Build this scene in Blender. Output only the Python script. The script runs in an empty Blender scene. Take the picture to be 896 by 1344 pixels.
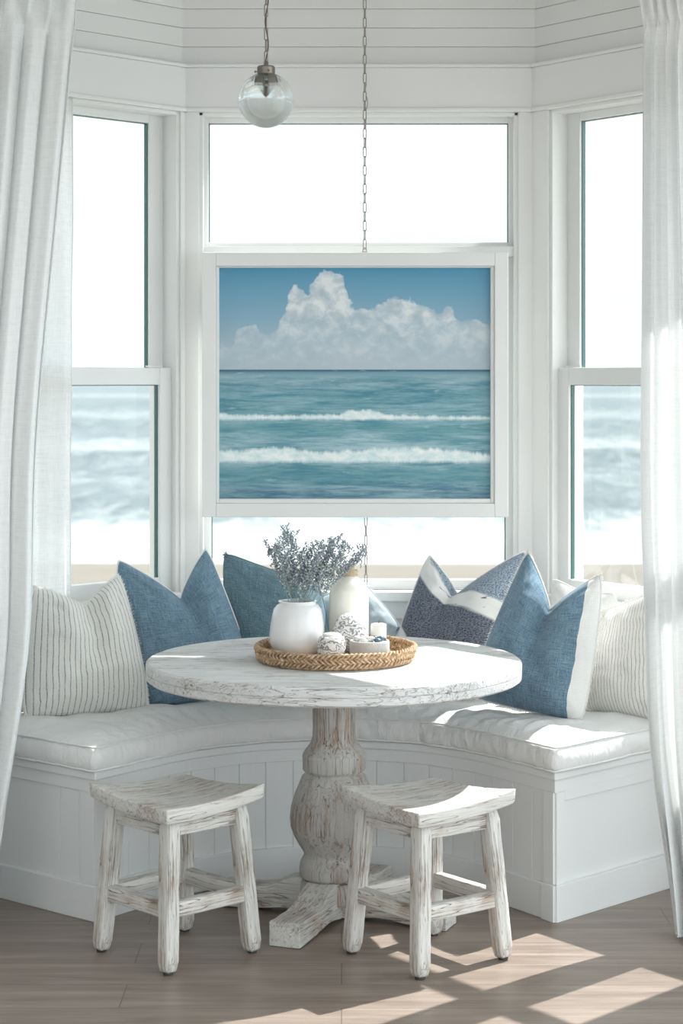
import bpy, bmesh, math, random
from mathutils import Vector, Matrix, noise
random.seed(7)
sc = bpy.context.scene
COL = sc.collection
PI = math.pi
F = 2600.0; CX = 448.0; HY = 497.0; EYE = 1.57     # the lens, the horizon row and the eye height

def pt(px, py, Y):
    return Vector(((px-CX)/F*Y, Y, EYE+(HY-py)/F*Y))

# ------------------------------------------------------------------ helpers
def link(name, me, mats, parent=None, smooth=False, bevel=None, sub=0):
    o = bpy.data.objects.new(name, me); COL.objects.link(o)
    if not isinstance(mats, (list, tuple)): mats = [mats]
    for m in mats: me.materials.append(m)
    if smooth:
        for p in me.polygons: p.use_smooth = True
    if bevel:
        b = o.modifiers.new('b', 'BEVEL'); b.width = bevel; b.segments = 2; b.limit_method = 'ANGLE'; b.angle_limit = math.radians(40)
        b.harden_normals = False
    if sub:
        s = o.modifiers.new('s', 'SUBSURF'); s.levels = sub; s.render_levels = sub
    if parent: o.parent = parent
    return o
def obj(name, bm, mats, parent=None, smooth=False, bevel=None, sub=0, normals=True):
    if normals: bmesh.ops.recalc_face_normals(bm, faces=bm.faces)
    me = bpy.data.meshes.new(name); bm.to_mesh(me); bm.free()
    return link(name, me, mats, parent, smooth, bevel, sub)
def tag(o, label, cat=None, group=None):
    o['label'] = label
    if cat: o['category'] = cat
    if group: o['group'] = group
    return o
def thing(name, label, cat, loc=(0,0,0), rotz=0, group=None):
    o = bpy.data.objects.new(name, None); COL.objects.link(o); o.empty_display_size = .05
    o.location = loc; o.rotation_euler = (0,0,rotz)
    return tag(o, label, cat, group)
def struct(o):
    o['kind'] = 'structure'; return o
def box(bm, x0, x1, y0, y1, z0, z1, M=None):
    vs = [bm.verts.new(Vector(p) if M is None else M @ Vector(p)) for p in
          ((x0,y0,z0),(x1,y0,z0),(x1,y1,z0),(x0,y1,z0),(x0,y0,z1),(x1,y0,z1),(x1,y1,z1),(x0,y1,z1))]
    for f in ((0,1,2,3),(4,7,6,5),(0,4,5,1),(1,5,6,2),(2,6,7,3),(3,7,4,0)):
        bm.faces.new([vs[i] for i in f])
    return vs
def frameM(p, d):
    """local x along d, local y = normal into the room, local z up, origin p"""
    d = Vector((d[0], d[1], 0)).normalized()
    n = Vector((d.y, -d.x, 0))
    M = Matrix(((d.x, n.x, 0, p[0]), (d.y, n.y, 0, p[1]), (0,0,1,0), (0,0,0,1)))
    return M
def tube(bm, pts, r, n=8, closed=False, cap=True, twist=0):
    pts = [Vector(p) for p in pts]; N = len(pts)
    rr = r if isinstance(r, (list, tuple)) else [r]*N
    rings = []; up = None
    for i, p in enumerate(pts):
        if closed: t = (pts[(i+1) % N]-pts[i-1])
        else: t = pts[min(i+1, N-1)]-pts[max(i-1, 0)]
        if t.length < 1e-9: t = Vector((0,0,1))
        t.normalize()
        if up is None: up = Vector((0,0,1)) if abs(t.z) < .9 else Vector((1,0,0))
        a = t.cross(up)
        if a.length < 1e-6: a = t.cross(Vector((1,.3,0)))
        a.normalize(); b = a.cross(t).normalized(); up = b
        rings.append([bm.verts.new(p+(a*math.cos(2*PI*k/n+twist)+b*math.sin(2*PI*k/n+twist))*rr[i]) for k in range(n)])
    for i in range(N if closed else N-1):
        A, B = rings[i], rings[(i+1) % N]
        for k in range(n):
            bm.faces.new((A[k], A[(k+1) % n], B[(k+1) % n], B[k]))
    if cap and not closed:
        bm.faces.new(rings[0][::-1]); bm.faces.new(rings[-1])
def lathe(bm, prof, n=48, c=(0,0), rot=0, fn=None):
    rings = []
    for (r, z) in prof:
        if r < 1e-6: rings.append([bm.verts.new((c[0], c[1], z))]); continue
        ring = []
        for k in range(n):
            a = 2*PI*k/n+rot
            q = r*(fn(a, z) if fn else 1)
            ring.append(bm.verts.new((c[0]+q*math.cos(a), c[1]+q*math.sin(a), z)))
        rings.append(ring)
    for A, B in zip(rings, rings[1:]):
        for k in range(n):
            if len(A) == 1 and len(B) == 1: continue
            if len(A) == 1: bm.faces.new((A[0], B[k], B[(k+1) % n]))
            elif len(B) == 1: bm.faces.new((A[k], B[0], A[(k+1) % n]))
            else: bm.faces.new((A[k], A[(k+1) % n], B[(k+1) % n], B[k]))
def catmull(P, n):
    out = []
    for i in range(len(P)-1):
        a = Vector(P[max(i-1, 0)]); b = Vector(P[i]); c = Vector(P[i+1]); d = Vector(P[min(i+2, len(P)-1)])
        for k in range(n):
            t = k/n
            out.append(.5*((2*b)+(-a+c)*t+(2*a-5*b+4*c-d)*t*t+(-a+3*b-3*c+d)*t**3))
    out.append(Vector(P[-1])); return out
def offset(P, d):
    """offset an open plan polyline to its right-hand side by d"""
    out = []
    for i, p in enumerate(P):
        ns = []
        for a, b in ((i-1, i), (i, i+1)):
            if a < 0 or b >= len(P): continue
            t = (P[b]-P[a]); t = Vector((t.x, t.y)).normalized(); ns.append(Vector((t.y, -t.x)))
        n = ns[0] if len(ns) == 1 else (ns[0]+ns[1]).normalized()
        k = 1.0 if len(ns) == 1 else 1/max(.3, n.dot(ns[0]))
        out.append(Vector((p.x+n.x*d*k, p.y+n.y*d*k)))
    return out
def strip(bm, A, B, z0, z1):
    """solid between the plan polylines A and B from z0 to z1"""
    r = [[bm.verts.new((q.x, q.y, z)) for q in L] for L in (A, B) for z in (z0, z1)]
    a0, a1, b0, b1 = r
    for i in range(len(A)-1):
        bm.faces.new((a0[i], a0[i+1], a1[i+1], a1[i])); bm.faces.new((b0[i+1], b0[i], b1[i], b1[i+1]))
        bm.faces.new((a1[i], a1[i+1], b1[i+1], b1[i])); bm.faces.new((a0[i+1], a0[i], b0[i], b0[i+1]))
    for i in (0, len(A)-1): bm.faces.new((a0[i], a1[i], b1[i], b0[i]))
def fnoise(x, y, z=0, s=1):
    return noise.noise(Vector((x*s, y*s, z*s)))

# ------------------------------------------------------------------ materials
class NT:
    def __init__(self, name):
        self.m = bpy.data.materials.new(name); self.m.use_nodes = True
        self.t = self.m.node_tree; self.t.nodes.clear()
        self.out = self.t.nodes.new('ShaderNodeOutputMaterial')
    def n(self, typ, **kw):
        x = self.t.nodes.new('ShaderNode'+typ)
        for k, v in kw.items():
            if k.startswith('i_'):
                k = k[2:].replace('_', ' '); x.inputs[k].default_value = v
            else: setattr(x, k, v)
        return x
    def l(self, a, b): self.t.links.new(a, b)
    def put(self, v, sock):
        if hasattr(v, 'is_output'): self.l(v, sock)
        else: sock.default_value = v
    def math(self, op, a, b=0.0, c=0.0, clamp=False):
        x = self.n('Math', operation=op); x.use_clamp = clamp
        for i, v in enumerate((a, b, c)): self.put(v, x.inputs[i])
        return x.outputs[0]
    def mix(self, f, a, b, blend='MIX'):
        x = self.n('Mix', data_type='RGBA', blend_type=blend)
        self.put(f, x.inputs[0])
        self.put(a if hasattr(a, 'is_output') else (*a, 1)[:4], x.inputs[6]); self.put(b if hasattr(b, 'is_output') else (*b, 1)[:4], x.inputs[7])
        return x.outputs[2]
    def ramp(self, f, stops, interp='LINEAR'):
        x = self.n('ValToRGB'); x.color_ramp.interpolation = interp; e = x.color_ramp.elements
        while len(e) > 1: e.remove(e[-1])
        for i, (p, c) in enumerate(stops):
            q = e[0] if i == 0 else e.new(p)
            q.position = p; q.color = (*c, 1) if not isinstance(c, float) else (c, c, c, 1)
        self.l(f, x.inputs[0]); return x.outputs[0]
    def coords(self, kind='Object', scale=(1,1,1), rot=(0,0,0)):
        c = self.n('TexCoord'); mp = self.n('Mapping'); mp.inputs['Scale'].default_value = scale; mp.inputs['Rotation'].default_value = rot
        self.l(c.outputs[kind], mp.inputs[0]); return mp.outputs[0]
    def noise(self, vec, scale=5, detail=4, rough=.5, dist=0):
        x = self.n('TexNoise'); self.l(vec, x.inputs['Vector'])
        x.inputs['Scale'].default_value = scale; x.inputs['Detail'].default_value = detail
        x.inputs['Roughness'].default_value = rough; x.inputs['Distortion'].default_value = dist
        return x.outputs[0]
    def bump(self, h, strength=.3, dist=.002, nrm=None):
        x = self.n('Bump'); x.inputs['Strength'].default_value = strength; x.inputs['Distance'].default_value = dist
        self.l(h, x.inputs['Height'])
        if nrm: self.l(nrm, x.inputs['Normal'])
        return x.outputs[0]
    def bsdf(self, col, rough=.5, nrm=None, spec=.5, metal=0, **kw):
        x = self.n('BsdfPrincipled')
        self.put(col if hasattr(col, 'is_output') else (*col, 1)[:4], x.inputs['Base Color'])
        self.put(rough, x.inputs['Roughness']); x.inputs['Metallic'].default_value = metal
        x.inputs['Specular IOR Level'].default_value = spec
        if nrm: self.l(nrm, x.inputs['Normal'])
        for k, v in kw.items(): self.put(v, x.inputs[k.replace('_', ' ')])
        return x.outputs[0]
    def done(self, sh):
        self.l(sh, self.out.inputs[0]); return self.m

def paint(name, col=(.80,.80,.785), rough=.45, bump=.15):
    t = NT(name); v = t.coords()
    a = t.noise(v, 9, 5); b = t.noise(v, 180, 2)
    c = t.mix(t.math('MULTIPLY', a, .35), col, tuple(x*.93 for x in col))
    return t.done(t.bsdf(c, rough, t.bump(b, bump, .0006), .35))
M_wall = paint('white_wall_paint'); M_trim = paint('white_trim_paint', (.82,.82,.81), .35, .08)
M_bench = paint('bench_paint', (.82,.825,.825), .4, .08)
M_sash = paint('sash_paint', (.80,.81,.80), .3, .05)

def wood(name, axis, cover=.5, tint=(.76,.735,.70)):
    """whitewashed, worn timber, grain along the axis"""
    t = NT(name)
    def sc3(a, c): return tuple(a if k == axis else c for k in range(3))
    v1 = t.coords(scale=sc3(3.2, 34)); v2 = t.coords(scale=sc3(7, 150)); v3 = t.coords(scale=sc3(2.6, 46)); v4 = t.coords(scale=sc3(3.5, 70))
    broad = t.noise(v1, 1, 5, .62, .5); fine = t.noise(v2, 1, 5, .7, .35); cr = t.noise(v3, 1, 2, .5, .5); cr2 = t.noise(v4, 1, 2, .5, .7)
    big = t.noise(t.coords(), 6.5, 4, .6)
    wear = t.math('ADD', t.math('MULTIPLY', fine, .55), t.math('ADD', t.math('MULTIPLY', broad, .40), t.math('MULTIPLY', big, .38)))
    f = t.ramp(wear, [(cover, 0.0), (cover+.10, .75), (cover+.2, 1.0)])
    base = t.mix(t.ramp(fine, [(.35, 0.0), (.65, 1.0)]), tuple(x*.84 for x in tint), tint)
    brown = t.mix(big, (.27,.175,.115), (.46,.355,.27))
    c = t.mix(f, base, brown)
    def line(n, w): return t.ramp(t.math('ABSOLUTE', t.math('SUBTRACT', n, .5)), [(.0, 1.0), (w, 0.0)])
    gate = t.ramp(big, [(.44, .15), (.58, 1.0)])
    ck = t.math('MAXIMUM', t.math('MULTIPLY', line(cr, .013), t.ramp(fine, [(.40, .2), (.55, 1.0)])), t.math('MULTIPLY', line(cr2, .014), gate))
    c = t.mix(t.math('MULTIPLY', ck, .88), c, (.12,.08,.06))
    h = t.math('SUBTRACT', t.math('ADD', t.math('MULTIPLY', fine, .8), t.math('MULTIPLY', broad, .7)), t.math('MULTIPLY', ck, .8))
    return t.done(t.bsdf(c, .62, t.bump(h, .7, .005), .3))
W = [wood('whitewashed_wood_'+a, i, .675) for i, a in enumerate('xyz')]
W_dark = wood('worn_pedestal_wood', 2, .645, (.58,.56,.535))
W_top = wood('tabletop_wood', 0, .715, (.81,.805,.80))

def floor_mat():
    t = NT('oak_floor'); v = t.coords()
    br = t.n('TexBrick', offset=.37, squash=1); t.l(v, br.inputs['Vector'])
    for k, val in (('Color1', (.0,.0,.0,1)), ('Color2', (1,1,1,1)), ('Mortar', (.5,.5,.5,1))): br.inputs[k].default_value = val
    br.inputs['Scale'].default_value = 1; br.inputs['Brick Width'].default_value = 1.5; br.inputs['Row Height'].default_value = .19
    br.inputs['Mortar Size'].default_value = .0012; br.inputs['Mortar Smooth'].default_value = .2
    g = t.noise(t.coords(scale=(2.2, 34, 1)), 1, 7, .65, .8); g2 = t.noise(t.coords(scale=(.9, 7, 1)), 1, 3, .5, 1.5)
    g3 = t.noise(t.coords(scale=(8, 190, 1)), 1, 3, .6)
    s = t.math('ADD', t.math('MULTIPLY', g, .6), t.math('ADD', t.math('MULTIPLY', g2, .35), t.math('MULTIPLY', g3, .2)))
    c = t.ramp(s, [(.38, (.145,.106,.082)), (.55, (.235,.183,.150)), (.72, (.35,.285,.24))])
    c = t.mix(t.math('MULTIPLY', br.outputs[0], .12), c, (.42,.34,.28))
    c = t.mix(br.outputs['Fac'], c, (.10,.075,.06))
    h = t.math('SUBTRACT', g, t.math('MULTIPLY', br.outputs['Fac'], 2))
    return t.done(t.bsdf(c, t.math('ADD', t.math('MULTIPLY', g, .15), .30), t.bump(h, .12, .001), .65))
M_floor = floor_mat()

def fabric(name, kind):
    t = NT(name); uv = t.coords('UV'); ob = t.coords()
    def weave(sc_):
        a = t.n('TexWave', wave_type='BANDS', bands_direction='X'); a.inputs['Scale'].default_value = sc_; t.l(uv, a.inputs[0]); a.inputs['Distortion'].default_value = 1.2; a.inputs['Detail'].default_value = 2
        b = t.n('TexWave', wave_type='BANDS', bands_direction='Y'); b.inputs['Scale'].default_value = sc_; t.l(uv, b.inputs[0]); b.inputs['Distortion'].default_value = 1.2; b.inputs['Detail'].default_value = 2
        return t.math('ADD', a.outputs[1], b.outputs[1])
    w = weave(26)
    slubx = t.noise(t.coords('UV', (9, 150, 1)), 1, 3, .7); sluby = t.noise(t.coords('UV', (150, 9, 1)), 1, 3, .7)
    slub = t.math('ADD', slubx, sluby); fuzz = t.noise(ob, 260, 2)
    h = t.math('ADD', t.math('MULTIPLY', w, .35), slub)
    rough = .9
    if kind == 'blue':
        k = t.ramp(t.math('ADD', t.math('MULTIPLY', slub, .62), t.math('MULTIPLY', fuzz, .30)), [(.52, 0.0), (.98, 1.0)])
        c = t.mix(k, (.030,.090,.150), (.27,.39,.48))
    elif kind == 'teal':
        c = t.mix(t.ramp(t.math('ADD', t.math('MULTIPLY', slub, .5), t.math('MULTIPLY', fuzz, .4)), [(.5, 0.0), (.9, 1.0)]), (.050,.105,.135), (.20,.30,.35))
    elif kind == 'pale':
        c = t.mix(slubx, (.40,.48,.53), (.56,.63,.67))
    elif kind == 'white':
        c = t.mix(slubx, (.78,.77,.75), (.86,.855,.84))
    elif kind == 'stripe':
        s = t.n('TexWave', wave_type='BANDS', bands_direction='X', wave_profile='SAW'); s.inputs['Scale'].default_value = 7.2; s.inputs['Distortion'].default_value = .25; s.inputs['Detail'].default_value = 2; s.inputs['Detail Scale'].default_value = 3
        t.l(uv, s.inputs[0])
        ln = t.ramp(s.outputs[1], [(.0, 1.0), (.10, 1.0), (.22, 0.0)])
        br = t.noise(t.coords('UV', (40, 60, 1)), 1, 3, .7)
        c = t.mix(t.math('MULTIPLY', ln, t.ramp(br, [(.30, .25), (.55, .95)])), (.76,.745,.71), (.27,.265,.26))
        rib = t.math('SUBTRACT', 1.0, ln)
        h = t.math('ADD', t.math('MULTIPLY', h, .6), t.math('MULTIPLY', rib, 1.2))
    elif kind == 'navy':
        n1 = t.noise(t.coords('UV', (1.3, 2.1, 1), (0, 0, .5)), 1.6, 3, .5, .6); n2 = t.noise(t.coords('UV', (60, 120, 1), (0, 0, .3)), 1, 3, .8)
        s = t.n('SeparateXYZ'); t.l(uv, s.inputs[0]); u_, v_ = s.outputs[0], s.outputs[1]
        # a white band that runs down to the right, another at the lower left corner
        q = t.math('ADD', v_, t.math('MULTIPLY', u_, .42)); q = t.math('ADD', q, t.math('MULTIPLY', n1, .14))
        band = t.ramp(t.math('ABSOLUTE', t.math('SUBTRACT', q, .98)), [(.075, 1.0), (.10, 0.0)])
        low = t.ramp(t.math('ADD', t.math('ADD', u_, v_), t.math('MULTIPLY', n1, .3)), [(.50, 1.0), (.53, 0.0)])
        wmask = t.math('MAXIMUM', band, low)
        tex = t.ramp(t.math('ADD', n2, t.math('MULTIPLY', slub, .18)), [(.60, 0.0), (.72, 1.0)])
        top = t.math('GREATER_THAN', q, .98)
        dark = t.mix(top, (.030,.036,.075), (.055,.105,.18))
        body = t.mix(t.math('MULTIPLY', tex, t.math('MULTIPLY_ADD', top, .35, .42)), dark, (.50,.56,.62))
        spk = t.ramp(t.noise(t.coords('UV', (5, 16, 1), (0, 0, -.3)), 1, 4, .6), [(.63, 0.0), (.67, 1.0)])
        wht = t.mix(spk, (.80,.80,.79), (.12,.14,.20))
        c = t.mix(wmask, body, wht)
    elif kind == 'cushion':
        c = t.mix(slubx, (.77,.765,.755), (.83,.825,.815)); 
        wr = t.noise(t.coords(scale=(5, 5, 2)), 2.2, 4, .55, 1.2)
        nr = t.bump(wr, .55, .02)
        return t.done(t.bsdf(c, .9, t.bump(t.noise(ob, 420, 2), .2, .0008, nr), .2, Sheen_Weight=.15))
    elif kind == 'fringe':
        c = t.mix(fuzz, (.70,.68,.64), (.84,.83,.80))
    wr = t.noise(t.coords('UV', (3, 3, 1)), 1.6, 3, .5, .8)
    nr = t.bump(wr, .35, .012)
    return t.done(t.bsdf(c, rough, t.bump(h, .5, .0022, nr), .15, Sheen_Weight=.2))
FB = {k: fabric('linen_'+k, k) for k in ('blue','teal','pale','white','stripe','navy','cushion','fringe')}

def curtain_mat(name, tr=.10, trl=.42):
    t = NT(name); ob = t.coords()
    n1 = t.noise(t.coords(scale=(240, 240, 14)), 1, 2, .7); n2 = t.noise(t.coords(scale=(14, 14, 320)), 1, 2, .7)
    th = t.math('ADD', n1, n2)
    c = t.mix(t.math('MULTIPLY', th, .5), (.89,.90,.90), (.94,.945,.94))
    d = t.n('BsdfDiffuse'); t.l(c, d.inputs[0]); t.l(t.bump(th, .15, .001), d.inputs['Normal'])
    tl = t.n('BsdfTranslucent'); t.l(c, tl.inputs[0])
    m = t.n('MixShader'); m.inputs[0].default_value = trl; t.l(d.outputs[0], m.inputs[1]); t.l(tl.outputs[0], m.inputs[2])
    tp = t.n('BsdfTransparent'); m2 = t.n('MixShader')
    t.l(t.math('MULTIPLY', t.ramp(th, [(.80, 1.0), (1.15, .35)]), tr), m2.inputs[0]); t.l(m.outputs[0], m2.inputs[1]); t.l(tp.outputs[0], m2.inputs[2])
    return t.done(m2.outputs[0])
M_curt = curtain_mat('curtain_linen', .10, .24); M_sheer = curtain_mat('sheer_linen', .18, .55)

def glass_mat(name, tint=(.985,.995,.99), gl=.7, rough=0.0):
    t = NT(name); tp = t.n('BsdfTransparent'); tp.inputs[0].default_value = (*tint, 1)
    g = t.n('BsdfGlossy'); g.inputs['Roughness'].default_value = rough
    fr = t.n('Fresnel'); fr.inputs[0].default_value = 1.45
    m = t.n('MixShader'); t.l(t.math('MULTIPLY', fr.outputs[0], gl), m.inputs[0]); t.l(tp.outputs[0], m.inputs[1]); t.l(g.outputs[0], m.inputs[2])
    return t.done(m.outputs[0])
M_glass = glass_mat('window_glass', gl=.10)
def globe_mat():
    t = NT('globe_glass')
    g = t.n('BsdfGlass'); g.inputs['IOR'].default_value = 1.45; g.inputs['Roughness'].default_value = .02; g.inputs[0].default_value = (.97,.98,.98,1)
    tp = t.n('BsdfTransparent'); tp.inputs[0].default_value = (.94,.95,.95,1)
    m = t.n('MixShader'); m.inputs[0].default_value = .35; t.l(g.outputs[0], m.inputs[1]); t.l(tp.outputs[0], m.inputs[2])
    return t.done(m.outputs[0])
M_globe = globe_mat()
def plain(name, col, rough=.5, metal=0, spec=.5, bump=0, bs=60, var=.12):
    t = NT(name); v = t.coords(); n = t.noise(v, bs, 4)
    c = t.mix(n, col, tuple(x*(1-var) for x in col))
    return t.done(t.bsdf(c, rough, t.bump(n, bump, .002) if bump else None, spec, metal))
M_edge = plain('glazing_edge', (.06,.15,.14), .25)
M_seal = plain('glazing_seal', (.10,.13,.13), .5)
M_metal = plain('aged_nickel', (.34,.30,.26), .36, 1.0, var=.35, bs=90)
M_chain = plain('antique_chain_metal', (.42,.38,.34), .38, 1.0, var=.3, bs=120)
M_cable = plain('brown_cable', (.16,.10,.075), .7)
M_bulb = plain('bulb_silver', (.75,.75,.74), .15, 1.0)
M_ceram = plain('glazed_white_ceramic', (.80,.795,.80), .12, 0, .6, bump=.10, bs=14, var=.05)
M_cream = plain('cream_glass', (.88,.85,.76), .18, 0, .5, bs=8, var=.06)
M_cork = plain('twine', (.62,.50,.36), .9, bump=.5, bs=200, var=.3)
M_wax = plain('candle_wax', (.86,.84,.79), .45, var=.05)
M_stone = plain('white_shell', (.80,.79,.77), .55, bump=.3, var=.25)
M_stoneb = plain('slate_blue_pebble', (.10,.16,.22), .35, var=.3)
M_stem = plain('sprig_stem', (.42,.50,.47), .7, bs=80, var=.3)
M_bud = plain('sprig_bud', (.40,.44,.52), .7, bs=400, var=.55)
M_budl = plain('sprig_leaf', (.66,.77,.75), .7, bs=400, var=.35)
M_rubber = plain('dark_foot_pad', (.05,.045,.04), .7)
def carved_mat(name, sx):
    t = NT(name); v = t.coords()
    w = t.n('TexWave', wave_type='RINGS', rings_direction='SPHERICAL'); w.inputs['Scale'].default_value = sx; w.inputs['Distortion'].default_value = 14; w.inputs['Detail'].default_value = 2; w.inputs['Detail Scale'].default_value = 1.3; t.l(v, w.inputs[0])
    k = t.ramp(w.outputs[1], [(.12, 0.0), (.42, 1.0)])
    c = t.mix(k, (.30,.29,.29), (.80,.79,.78))
    return t.done(t.bsdf(c, .6, t.bump(k, .7, .004), .3))
M_carv = carved_mat('carved_white_clay', 34)
def knit_mat():
    t = NT('ribbed_ceramic')
    n = t.noise(t.coords(), 60, 3)
    c = t.mix(n, (.44,.425,.41), (.60,.585,.565)); return t.done(t.bsdf(c, .75, t.bump(n, .3, .001)))
M_knit = knit_mat()
def wicker():
    t = NT('seagrass'); v = t.coords(); n = t.noise(v, 90, 4, .6); n2 = t.noise(v, 300, 2)
    c = t.ramp(n, [(.32, (.22,.125,.065)), (.5, (.46,.305,.185)), (.68, (.68,.53,.37))])
    return t.done(t.bsdf(c, .7, t.bump(n2, .4, .001), .3))
M_wick = wicker()

# ------------------------------------------------------------------ the bay: plan
CL = Vector((-.541, 6.73)); CR = Vector((.660, 6.73))
DL = Vector((-.692, -.722)).normalized(); DR = Vector((.600, -.800)).normalized()
LEN = 1.46
FM_L = frameM(CL, -DL)      # local x runs towards the corner (negative s), y into the room
FM_R = frameM(CR, DR)
FM_B = frameM((0, 6.73), (1, 0))
ZC = 2.98
def s_of(px, C, D, n, off):
    """distance along a wing wall of the plane offset 'off' into the room that the ray of column px meets"""
    k = (px-CX)/F; c = C+n*off
    return (c.x-k*c.y)/(k*D.y-D.x)
NL = Vector((-DL.y, DL.x)); NL = NL if NL.y < 0 else -NL
NR = Vector((-DR.y, DR.x)); NR = NR if NR.y < 0 else -NR
HEAD, SILL = 2.472, .845
def wall_with_hole(name, M, x0, x1, h0, h1, th=.14):
    bm = bmesh.new()
    box(bm, x0, x1, -th, 0, 0, SILL-.0, M); box(bm, x0, x1, -th, 0, HEAD, ZC, M)
    box(bm, x0, h0, -th, 0, SILL, HEAD, M); box(bm, h1, x1, -th, 0, SILL, HEAD, M)
    return struct(obj(name, bm, M_wall))
def shiplap(name, M, x0, x1):
    bm = bmesh.new(); z = 2.632
    while z < ZC-.01:
        box(bm, x0, x1, -.002, .006, z, min(z+.0628, ZC-.001), M); z += .0645
    return struct(obj(name, bm, M_wall, bevel=.001))
def header(name, M, x0, x1):
    bm = bmesh.new()
    box(bm, x0, x1, .0, .034, HEAD+.012, 2.622, M); box(bm, x0, x1, .0, .040, 2.622, 2.634, M); box(bm, x0, x1, .0, .040, HEAD, HEAD+.014, M)
    return struct(obj(name, bm, M_trim, bevel=.003))

# back wall
bx0, bx1 = -.541, .660
wall_with_hole('wall_back', FM_B, bx0-.05, bx1+.05, -.470, .592)
shiplap('trim_1', FM_B, bx0, bx1); header('trim_2', FM_B, bx0+.005, bx1-.005)
# wing walls. local x of FM_L = -s
sL = lambda px, off=.03: s_of(px, CL, DL, NL, off)
sR = lambda px, off=.03: s_of(px, CR, DR, NR, off)
gL, gR = sL(199, -.03), sR(757, -.03)
WEND = 1.31
wall_with_hole('wall_left', FM_L, -LEN, .06, -WEND-.06, -(gL-.085))
wall_with_hole('wall_right', FM_R, -.06, LEN, gR-.085, WEND+.06)
shiplap('trim_3', FM_L, -LEN, .0); header('trim_4', FM_L, -LEN, -.005)
shiplap('trim_5', FM_R, .0, LEN); header('trim_6', FM_R, .005, LEN)
# flank walls of the room, beside the bay
EL = CL+DL*LEN; ER = CR+DR*LEN
bm = bmesh.new(); box(bm, -3.0, EL.x, EL.y, EL.y+.14, 0, ZC); struct(obj('wall_front_left', bm, M_wall))
bm = bmesh.new(); box(bm, ER.x, 3.0, ER.y, ER.y+.14, 0, ZC); struct(obj('wall_front_right', bm, M_wall))
bm = bmesh.new(); box(bm, -3.1, -2.95, -1.5, EL.y+.14, 0, ZC); struct(obj('wall_side_left', bm, M_wall))  # unseen room wall, added to keep light off the left side
bm = bmesh.new(); box(bm, -3.1, -1.4, -1.6, -1.5, 0, ZC); struct(obj('wall_rear', bm, M_wall))  # unseen, added to shade the left; open elsewhere for light from behind
bm = bmesh.new(); box(bm, -3.2, 3.2, -1.5, 7.0, -.12, 0); struct(obj('floor', bm, M_floor))
bm = bmesh.new()
P_ = [Vector((-3.1, .4)), Vector((3.1, .4)), Vector((3.1, ER.y+.14)), Vector((ER.x+.10, ER.y+.14)), Vector((CR.x+.08, 6.87)), Vector((CL.x-.08, 6.87)), Vector((EL.x-.10, EL.y+.14)), Vector((-3.1, EL.y+.14))]
a_ = [bm.verts.new((q.x, q.y, ZC)) for q in P_]; b_ = [bm.verts.new((q.x, q.y, ZC+.1)) for q in P_]
for i in range(8): bm.faces.new((a_[i], a_[(i+1) % 8], b_[(i+1) % 8], b_[i]))
bm.faces.new(a_[::-1]); bm.faces.new(b_); struct(obj('ceiling', bm, M_wall))

# ------------------------------------------------------------------ windows
def casing(parent, M, x0, x1, xa, xb, za=SILL, zb=HEAD):
    """flat boards round an opening xa..xb inside the trim zone x0..x1, with a stepped inner bead"""
    bm = bmesh.new()
    box(bm, x0, xa, 0, .03, .5, zb, M); box(bm, xb, x1, 0, .03, .5, zb, M)
    obj('casing', bm, M_trim, parent, bevel=.002)
    bm = bmesh.new(); b = .014
    box(bm, xa-.002, xa+b, -.1, .022, za, zb, M); box(bm, xb-b, xb+.002, -.1, .022, za, zb, M)
    box(bm, xa, xb, -.1, .022, zb-.012, zb+.0, M)
    obj('jamb', bm, M_sash, parent, bevel=.002)
def sash(parent, M, x0, x1, z0, z1, w, y0, y1, wb=None, wt=None, name='sash'):
    wb = wb or w; wt = wt or w
    bm = bmesh.new()
    box(bm, x0, x0+w, y0, y1, z0, z1, M); box(bm, x1-w, x1, y0, y1, z0, z1, M)
    box(bm, x0+w, x1-w, y0, y1, z0, z0+wb, M); box(bm, x0+w, x1-w, y0, y1, z1-wt, z1, M)
    s = obj(name, bm, M_sash, parent, bevel=.003)
    yc = (y0+y1)/2
    bm = bmesh.new(); box(bm, x0+w-.004, x1-w+.004, yc-.003, yc+.003, z0+wb-.004, z1-wt+.004, M)
    obj('pane', bm, M_glass, s)
    bm = bmesh.new(); e = .0035
    for a, b in ((x0+w, x0+w+e), (x1-w-e, x1-w)): box(bm, a, b, yc-.007, yc+.007, z0+wb, z1-wt, M)
    box(bm, x0+w, x1-w, yc-.007, yc+.007, z1-wt-.0025, z1-wt, M)
    obj('glazing_seal', bm, M_edge, s)
    return s
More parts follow.
